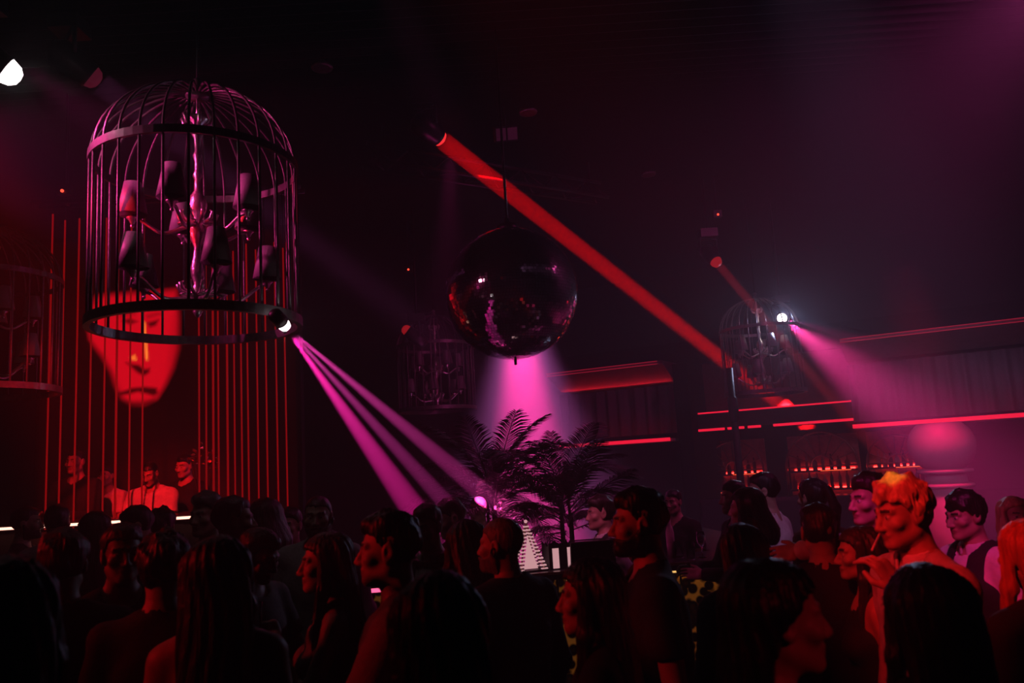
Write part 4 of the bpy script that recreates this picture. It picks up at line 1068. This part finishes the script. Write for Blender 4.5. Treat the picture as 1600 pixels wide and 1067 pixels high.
def person(px, py, d, yaw, label, fem=False, hair='short', hc='h_black', top='tee', tc='c_black', bc='c_denim', arms=None, hyaw=0, hpitch=0, floor=0.0, beard=False, collar=None, vest=None, tie=None, hands='relax', lean=0.0, seed=0, group='people in the crowd', hscale=0.94, broad=1.0):
    near = d < 4.3
    wp = P(px, py, d); hgt = (wp.z - floor) / (0.937 * math.cos(lean)); S_ = hgt / 1.75
    if hgt < 1.48 or hgt > 1.96: print('HEIGHT', round(hgt, 2), label)
    sw = (0.150 if fem else 0.172) * broad; sr = 0.047 if fem else 0.056
    SH = {-1: (-sw - 0.012, -0.005, 1.405), 1: (sw + 0.012, -0.005, 1.405)}
    A = {}
    for sgn, key in ((-1, 'L'), (1, 'R')):
        el, wr = (arms or {}).get(key, (None, None)) if arms else (None, None)
        if el is None: el, wr = (sgn * (sw + 0.065), -0.03, 1.11), (sgn * (sw + 0.07), 0.05, 0.87)
        A[sgn] = (el, wr)
    ar = 0.85 if fem else 1.0
    def torso(G):
        f = ell(G, (0, 0, 1.27), (0.152 * broad if fem else 0.178 * broad, 0.105 if fem else 0.122, 0.21))
        f = smin(f, ell(G, (0, 0.003, 1.05), (0.125 * broad if fem else 0.152 * broad, 0.092 if fem else 0.112, 0.19)), 0.08)
        f = smin(f, ell(G, (0, -0.005, 0.93), (0.168, 0.118, 0.13)), 0.07)
        axx = [np.abs(G[0]), G[1], G[2]]
        f = smin(f, cap(axx, (0.05, -0.008, 1.405), (sw, -0.005, 1.405), sr, sr), 0.05)
        f = smin(f, cap(axx, (0.0, -0.02, 1.49), (0.12, -0.012, 1.435), 0.045, 0.040), 0.03)
        if fem: f = smin(f, ell(axx, (0.068, 0.085, 1.25), (0.058, 0.062, 0.058)), 0.03)
        return f
    def upper(G, k): return cap(G, SH[k], A[k][0], 0.052 * ar, 0.042 * ar)
    def fore(G, k): return cap(G, A[k][0], A[k][1], 0.041 * ar, 0.028 * ar)
    def legs(G):
        axx = [np.abs(G[0]), G[1], G[2]]
        f = smin(cap(axx, (0.085, 0.0, 0.90), (0.098, 0.012, 0.50), 0.092, 0.058), cap(axx, (0.098, 0.012, 0.50), (0.10, -0.02, 0.09), 0.056, 0.04), 0.03)
        return smin(f, ell(G, (0, -0.005, 0.93), (0.165, 0.115, 0.12)), 0.05)
    def neck(G): return cap(G, (0, -0.02, 1.40), (0, 0.0, 1.55), 0.054 if fem else 0.062, 0.049 if fem else 0.056)
    def body(G):
        f = smin(torso(G), neck(G), 0.03)
        for k in (-1, 1):
            f = smin(f, smin(upper(G, k), fore(G, k), 0.02), 0.03)
        f = smin(f, legs(G), 0.04)
        axx = [np.abs(G[0]), G[1], G[2]]
        return smin(f, cap(axx, (0.10, -0.03, 0.055), (0.105, 0.12, 0.035), 0.036, 0.03), 0.03)
    pts = np.array([SH[-1], SH[1], *A[-1], *A[1], (-0.2, -0.14, 0), (0.2, 0.17, 1.5)])
    lo = pts.min(0) - 0.07; hi = pts.max(0) + 0.07; lo[2] = min(lo[2], 0.0); hi[2] = max(hi[2], 1.56)
    V, Q = grow(body, lo, hi, 0.019 if near else 0.026)
    mi = np.zeros(len(Q), int)
    Rh = rot('Z', math.radians(hyaw)) @ rot('X', math.radians(hpitch)); piv = np.array([0, -0.01, 1.545])
    hc0 = np.array([0, 0.022, 1.64]) - piv
    def hx(v): return (Rh @ (v * hscale + hc0).T).T + piv
    hv, hq, hm = get_head(fem, near)
    Vs = [V, hx(hv)]; Qs = [Q, hq + len(V)]; Ms = [mi, hm]; nv = len(V) + len(hv)
    for k in (-1, 1):
        el, wr = np.array(A[k][0]), np.array(A[k][1]); dx = wr - el; dx /= np.linalg.norm(dx)
        hk = hands if isinstance(hands, str) else hands.get('L' if k < 0 else 'R', 'relax')
        pn = np.array([-k, 0.15, 0.0]) if dx[2] < -0.6 else np.array([-k * 0.8, 0.35, -0.3])   # palm towards the body
        zz = -(pn - dx * (pn @ dx)); zz /= np.linalg.norm(zz); yy_ = np.cross(zz, dx)
        gv, gq = get_hand(hk, near); gv = gv.copy()
        # thumb must point forward / up
        ref = np.array([0, 0.8, 0.6])
        if yy_ @ ref < 0: gv[:, 1] *= -1; gq = gq[:, ::-1]
        w = (gv @ np.stack([dx, yy_, zz])) * (0.92 if fem else 1.0) + wr
        Vs.append(w); Qs.append(gq + nv); Ms.append(np.zeros(len(gq), int)); nv += len(gv)
    Rl = rot('X', -lean)
    def fin(v): return (Rl @ np.asarray(v).T).T if lean else v
    hx0 = fin(hx(np.zeros((1, 3))))[0]
    me = to_mesh('person', fin(np.concatenate(Vs)), np.concatenate(Qs), np.concatenate(Ms), [M['skin'], M['lip'], M['eye'], M['iris'], M[hc if hc not in ('h_blond', 'h_ginger') else 'h_brown']])
    yr = math.radians(yaw); cz, sz = math.cos(yr), math.sin(yr)
    o = link('person', me, None, (wp.x - S_ * (cz * hx0[0] - sz * hx0[1]), wp.y - S_ * (sz * hx0[0] + cz * hx0[1]), floor), yr); o.scale = (S_, S_, S_)
    tag(o, label, 'person', group); PEOPLE.append(o)
    # hair
    if hair:
        v, q = get_hair(hair, near); link('hair', to_mesh('hair', fin(hx(v)), q, None, [M[hc]]), o)
    if beard:
        v, q = get_beard(near); link('beard', to_mesh('beard', fin(hx(v)), q, None, [M[hc]]), o)
    rs = np.random.RandomState(seed + int(px)); ph = rs.rand(6) * 6.28
    def wrk(G, a=0.004): return a * (np.sin(31 * G[2] + 14 * G[0] + ph[0]) * np.sin(11 * G[0] + 9 * G[1] + ph[1]) + 0.7 * np.sin(47 * G[2] - 23 * G[0] + ph[2]) * np.sin(17 * G[1] + ph[3]))
    hres = 0.0135 if near else 0.02
    def garment(name, m_, sleeve, off, neckr, hem, front=0.0, zmax=None, skirt=0.0):
        def fn(G):
            f = smin(torso(G), legs(G), 0.04)
            for k in (-1, 1):
                if sleeve <= 0: continue
                a = np.array(SH[k]); e = np.array(A[k][0]); w = np.array(A[k][1])
                if sleeve <= 1:
                    q = a + (e - a) * sleeve; dr = (e - a) / np.linalg.norm(e - a)
                    s_ = cap(G, a, q, 0.058 * ar, 0.054 * ar)
                    s_ = np.maximum(s_, (G[0] - q[0]) * dr[0] + (G[1] - q[1]) * dr[1] + (G[2] - q[2]) * dr[2])
                else:
                    s_ = smin(cap(G, a, e, 0.056 * ar, 0.047 * ar), cap(G, e, e + (w - e) * 0.94, 0.047 * ar, 0.034 * ar), 0.02)
                f = smin(f, s_, 0.025)
            if skirt: f = smin(f, cap([G[0], G[1] * 1.25, G[2]], (0, 0, 0.92), (0, 0, skirt), 0.15, 0.20), 0.05)
            f = f - off + wrk(G)
            f = smax(f, -(cap(G, (0, 0.012, 1.44), (0, 0.012, 1.62), neckr, neckr + 0.01)), 0.006)
            if front: f = smax(f, -cap(G, (0, 0.15, 1.46), (0, 0.15, 1.46 - front), 0.085, 0.03), 0.006)
            if sleeve <= 0: f = smax(f, np.abs(G[0]) - (sw - 0.035) - 0.12 * np.clip((1.34 - G[2]) / 0.10, 0, 1), 0.02)
            return smax(f, hem - G[2], 0.006)
        lo2 = lo.copy(); hi2 = hi.copy(); lo2[2] = hem - 0.02; hi2[2] = max(1.52, hi[2])
        lo2[:2] -= 0.03; hi2[:2] += 0.03
        v, q = grow(fn, lo2, hi2, hres)
        return link(name, to_mesh(name, fin(v), q, None, [M[m_]]), o)
    if top == 'tee': garment('t_shirt', tc, 0.62, 0.013, 0.072, 0.86)
    elif top == 'shirt': garment('shirt', tc, 2, 0.012, 0.070, 0.86)
    elif top == 'jacket': garment('jacket', tc, 2, 0.022, 0.078, 0.80, 0.22); garment('shirt', 'c_white', 0.3, 0.008, 0.066, 0.95)
    elif top == 'tank': garment('top', tc, 0, 0.011, 0.085, 0.86, 0.06)
    elif top == 'dress': garment('dress', tc, 0, 0.011, 0.085, 0.55, 0.05, None, 0.55)
    elif top == 'hoodie':
        g = garment('hoodie', tc, 2, 0.024, 0.075, 0.84)
        v, q = grow(lambda G: smax(cap([G[0], G[1] * 1.1, G[2] - 0.12 * np.abs(G[0])], (0, -0.03, 1.45), (0, -0.05, 1.475), 0.115, 0.10), -cap(G, (0, 0.03, 1.42), (0, 0.03, 1.66), 0.078, 0.10), 0.01), (-0.15, -0.2, 1.32), (0.15, 0.12, 1.62), hres)
        link('hood', to_mesh('hood', fin(v), q, None, [M[tc]]), o)
    if vest: garment('waistcoat', vest, 0, 0.021, 0.080, 0.86, 0.18)
    if collar:
        def cf(G):
            r = np.sqrt(G[0] ** 2 + (G[1] + 0.006) ** 2); zc = 1.487 - 0.25 * (G[1] + 0.0)
            f = np.maximum(np.abs(r - (0.070 + 0.10 * np.maximum(0, 1.50 - G[2]))) - 0.006, np.abs(G[2] - zc) - 0.026)
            return np.maximum(f, (0.016 - np.abs(G[0])) * (G[1] > 0))
        v, q = grow(cf, (-0.11, -0.12, 1.42), (0.11, 0.11, 1.56), 0.0065 if near else 0.009)
        link('collar', to_mesh('collar', fin(v), q, None, [M[collar]]), o)
    if tie == 'bow':
        v, q = grow(lambda G: smin(cap([np.abs(G[0]), G[1], G[2] ], (0.008, 0.088, 1.452), (0.045, 0.082, 1.452), 0.008, 0.022), ell(G, (0, 0.09, 1.452), (0.011, 0.011, 0.012)), 0.004), (-0.08, 0.05, 1.41), (0.08, 0.12, 1.49), 0.006)
        link('bow_tie', to_mesh('bow_tie', fin(v), q, None, [M['c_black']]), o)
    if top != 'dress':
        v, q = grow(lambda G: smax(smax(legs(G) - 0.012 + wrk(G, 0.003), G[2] - 1.0, 0.006), 0.07 - G[2], 0.006), (-0.24, -0.16, 0.05), (0.24, 0.17, 1.02), 0.022)
        link('trousers', to_mesh('trousers', fin(v), q, None, [M[bc]]), o)
    if not lean:
        for k in (-1, 1):
            link('shoe', shoe_mesh(), o, (0.102 * k, 0.0, 0.0))
    return o
def hand_pos(o, loc):
    return o.matrix_basis @ Vector(loc)

# ------------------------------------------------------------------ the crowd
ST = 0.45
FWD = {'L': ((-0.24, 0.10, 1.12), (-0.14, 0.34, 1.14)), 'R': ((0.24, 0.10, 1.12), (0.14, 0.34, 1.14))}
DJ = 'performers behind the booth'
person(118, 722, 8.35, 175, 'person in dark clothes standing leftmost behind the booth', hair='buzz', top='shirt', tc='c_black', floor=ST, group=DJ, arms=FWD)
person(166, 744, 8.85, 170, 'person half hidden behind the light T-shirt at the booth', hair='short', top='tee', tc='c_white', floor=ST, group=DJ, arms=FWD)
person(234, 737, 8.05, 178, 'person in pale V neck T-shirt looking down at the booth', hair='buzz', top='tee', tc='c_white', floor=ST, group=DJ, hpitch=-24, arms=FWD, broad=1.05)
person(288, 728, 8.5, 165, 'person in dark top beside the glittering branches', hair='short', top='shirt', tc='c_black', floor=ST, group=DJ, hpitch=-8, arms=FWD)
# far left crowd before the booth
person(42, 818, 6.3, -70, 'person in profile at the left edge before the booth strip light', hair='short', hc='h_brown', top='shirt', tc='c_black', beard=True)
person(90, 816, 6.0, 10, 'person in pale patterned top seen from behind near the booth', hair='short', top='shirt', tc='c_pale')
person(150, 826, 5.7, 15, 'person with long dark hair seen from behind below the booth', True, 'long', 'h_brown', 'tank', 'c_black')
person(212, 820, 5.2, 120, 'person with pink lit forehead under the pale T-shirt performer', hair='short', top='shirt', tc='c_black', hpitch=-12)
person(254, 822, 5.9, 20, 'person with round black hair below the booth', hair='mop', top='tee', tc='c_black')
person(322, 806, 4.9, 160, 'person with dim red face and swept fair hair before the cords', hair='quiff', hc='h_grey', top='shirt', tc='c_dim')
person(366, 814, 4.35, -40, 'person with black hair and pink lit nape near the cords', hair='short', top='tee', tc='c_black', hyaw=-25)
person(410, 812, 4.95, 60, 'person with red lit cheek right of the cords', hair='bob', hc='h_brown', fem=True, top='tank', tc='c_dim')
person(452, 822, 5.4, 170, 'person in pale pink lit shirt beside the counter end', hair='short', top='shirt', tc='c_white', arms=FWD)
person(497, 808, 4.75, 170, 'bearded person in an orange lit hooded top', hair='buzz', top='hoodie', tc='c_pale', beard=True, hyaw=15)
# left foreground
person(8, 965, 1.75, 20, 'person with long dark hair and bare shoulder at the left edge, very close', True, 'xlong', 'h_brown', 'tank', 'c_black')
person(98, 884, 3.1, 30, 'person with flat black hair behind the close long haired one', hair='curtain', top='shirt', tc='c_black')
person(192, 866, 3.4, 215, 'broad person in black T-shirt with dim red face, left foreground', hair='short', top='tee', tc='c_black', broad=1.08)
person(258, 890, 2.95, 5, 'person with thick black hair seen from behind, left foreground', hair='mop', top='shirt', tc='c_black')
person(343, 900, 2.6, 10, 'person with straight black hair down the back, left of centre', True, 'xlong', 'h_black', 'tank', 'c_black')
person(405, 862, 3.75, -110, 'person in dusky T-shirt looking down with forearms forward', hair='short', top='tee', tc='c_dim', hpitch=-22, arms=FWD)
f7 = person(508, 880, 3.3, 105, 'smiling person with long dark hair raising a glass', True, 'long', 'h_brown', 'tank', 'c_dim', arms={'L': ((-0.22, 0.12, 1.14), (-0.06, 0.22, 1.36))}, hands={'L': 'grip', 'R': 'relax'})
person(607, 860, 2.8, 92, 'person in profile with cropped black hair and dusky T-shirt', hair='fade', top='tee', tc='c_dim', arms={'L': ((-0.25, 0.14, 1.14), (-0.16, 0.36, 1.20))})
person(690, 985, 1.75, 0, 'person with wide black hair blocking the bottom centre', True, 'longback', 'h_black', 'shirt', 'c_black', broad=1.1)
person(782, 852, 3.5, 48, 'balding person in dark jacket turned away, centre', hair='buzz', hc='h_grey', top='jacket', tc='c_navy', hyaw=18, beard=True, broad=1.08)
person(727, 852, 3.9, 25, 'person with dark hair beside the balding one', True, 'bob', 'h_black', 'shirt', 'c_black')
person(667, 822, 4.4, 155, 'person in black suit and bow tie', hair='short', top='jacket', tc='c_black', collar='c_white', tie='bow', hpitch=-8)
person(704, 808, 5.2, 110, 'person with pink rimmed cropped hair behind the bow tie', hair='fade', hc='h_brown', top='jacket', tc='c_black', collar='c_white', hpitch=-15)
person(747, 797, 6.95, 150, 'hazy bald person behind the counter left of the palms', hair='buzz', hc='h_grey', top='shirt', tc='c_white')
person(938, 803, 5.65, 98, 'waiter in dark waistcoat and pale shirt facing the palms', hair='quiff', hc='h_brown', top='shirt', tc='c_white', collar='c_white', vest='c_black', arms={'L': ((-0.27, -0.14, 1.13), (-0.24, 0.14, 1.05))})
person(998, 818, 3.1, 88, 'person with full beard and black T-shirt in profile', hair='fade', hc='h_black', top='tee', tc='c_black', beard=True, broad=1.06)
person(922, 934, 2.5, 78, 'person with long black hair before the leopard panel', True, 'xlong', 'h_black', 'shirt', 'c_black')
person(1052, 785, 7.3, 140, 'hazy bartender right of the palms', hair='short', top='tee', tc='c_black', arms={'R': ((0.25, 0.1, 1.12), (0.16, 0.30, 1.2))})
# right side
person(1215, 968, 1.72, -78, 'close person in profile with swept back dark hair', True, 'longback', 'h_black', 'shirt', 'c_black', hyaw=-8)
person(1158, 862, 3.4, 0, 'person with straight black hair seen from behind, right of the counter', True, 'longback', 'h_black', 'shirt', 'c_black')
person(1280, 832, 3.6, -12, 'person in black T-shirt from behind with red lit nape', hair='fade', top='tee', tc='c_black', arms={'R': ((0.29, 0.02, 1.13), (0.20, 0.24, 1.10))}, broad=1.1)
person(1343, 866, 3.4, 80, 'small person with parted dark hair behind the raised hand', True, 'long', 'h_brown', 'tank', 'c_black')
sm = person(1410, 800, 2.95, 98, 'blond person holding a cigarette to the mouth', hair='mop', hc='h_blond', top='shirt', tc='c_pale', collar='c_white', arms={'L': ((-0.21, 0.06, 1.14), (-0.13, 0.17, 1.405))}, hands={'L': 'pinch', 'R': 'relax'}, hpitch=-8)
person(1360, 782, 3.9, 100, 'person in pink lit pale shirt reaching out behind the blond one', hair='fade', hc='h_brown', top='shirt', tc='c_white', arms={'L': ((-0.20, 0.25, 1.47), (-0.03, 0.42, 1.44))})
person(1446, 958, 2.0, 5, 'close person with long straight dark hair from behind, lower right', True, 'xlong', 'h_brown', 'tank', 'c_black')
person(1508, 805, 4.0, 100, 'person in dark waistcoat with pink lit sleeve', hair='curtain', hc='h_black', top='shirt', tc='c_white', collar='c_white', vest='c_black', hpitch=-6)
person(1588, 806, 4.7, 170, 'pale blond long haired person at the right edge', True, 'long', 'h_blond', 'shirt', 'c_black', collar='c_white')
person(1606, 868, 2.7, 15, 'person with copper red hair cut by the right edge', True, 'long', 'h_ginger', 'shirt', 'c_black')
person(1192, 768, 5.4, 55, 'person in plain white T-shirt from behind near the back bar', hair='short', top='tee', tc='c_white', hyaw=20)
person(1146, 778, 5.8, 95, 'person in dark top at the dark pole', hair='short', top='shirt', tc='c_black', arms=FWD)
person(1166, 795, 4.8, 60, 'short haired person in grey top between the pole and white T-shirt', True, 'bob', 'h_black', 'tank', 'c_grey')
person(1270, 778, 5.0, 25, 'person with long dark ponytail facing the bottle shelves', True, 'pony', 'h_black', 'tank', 'c_dim')

# things held
p = hand_pos(f7, (-0.02, 0.31, 1.38))
tag(link('drinking_glass', gmesh, None, p), 'tumbler raised in the hand of the smiling person', 'glass')
p = hand_pos(sm, (-0.075, 0.235, 1.495)); q = hand_pos(sm, (-0.01, 0.135, 1.575))
p = q + (p - q) * 0.62; ro = empty('cigarette', p); d = q - p
MB().tube([(0, 0, 0), d * 0.72], 0.004, 8).build('paper', M['c_white'], ro)
MB().tube([d * 0.72, d], 0.0041, 8).build('filter', M['h_blond'], ro)
tag(ro, 'cigarette held at the mouth of the blond person', 'cigarette')
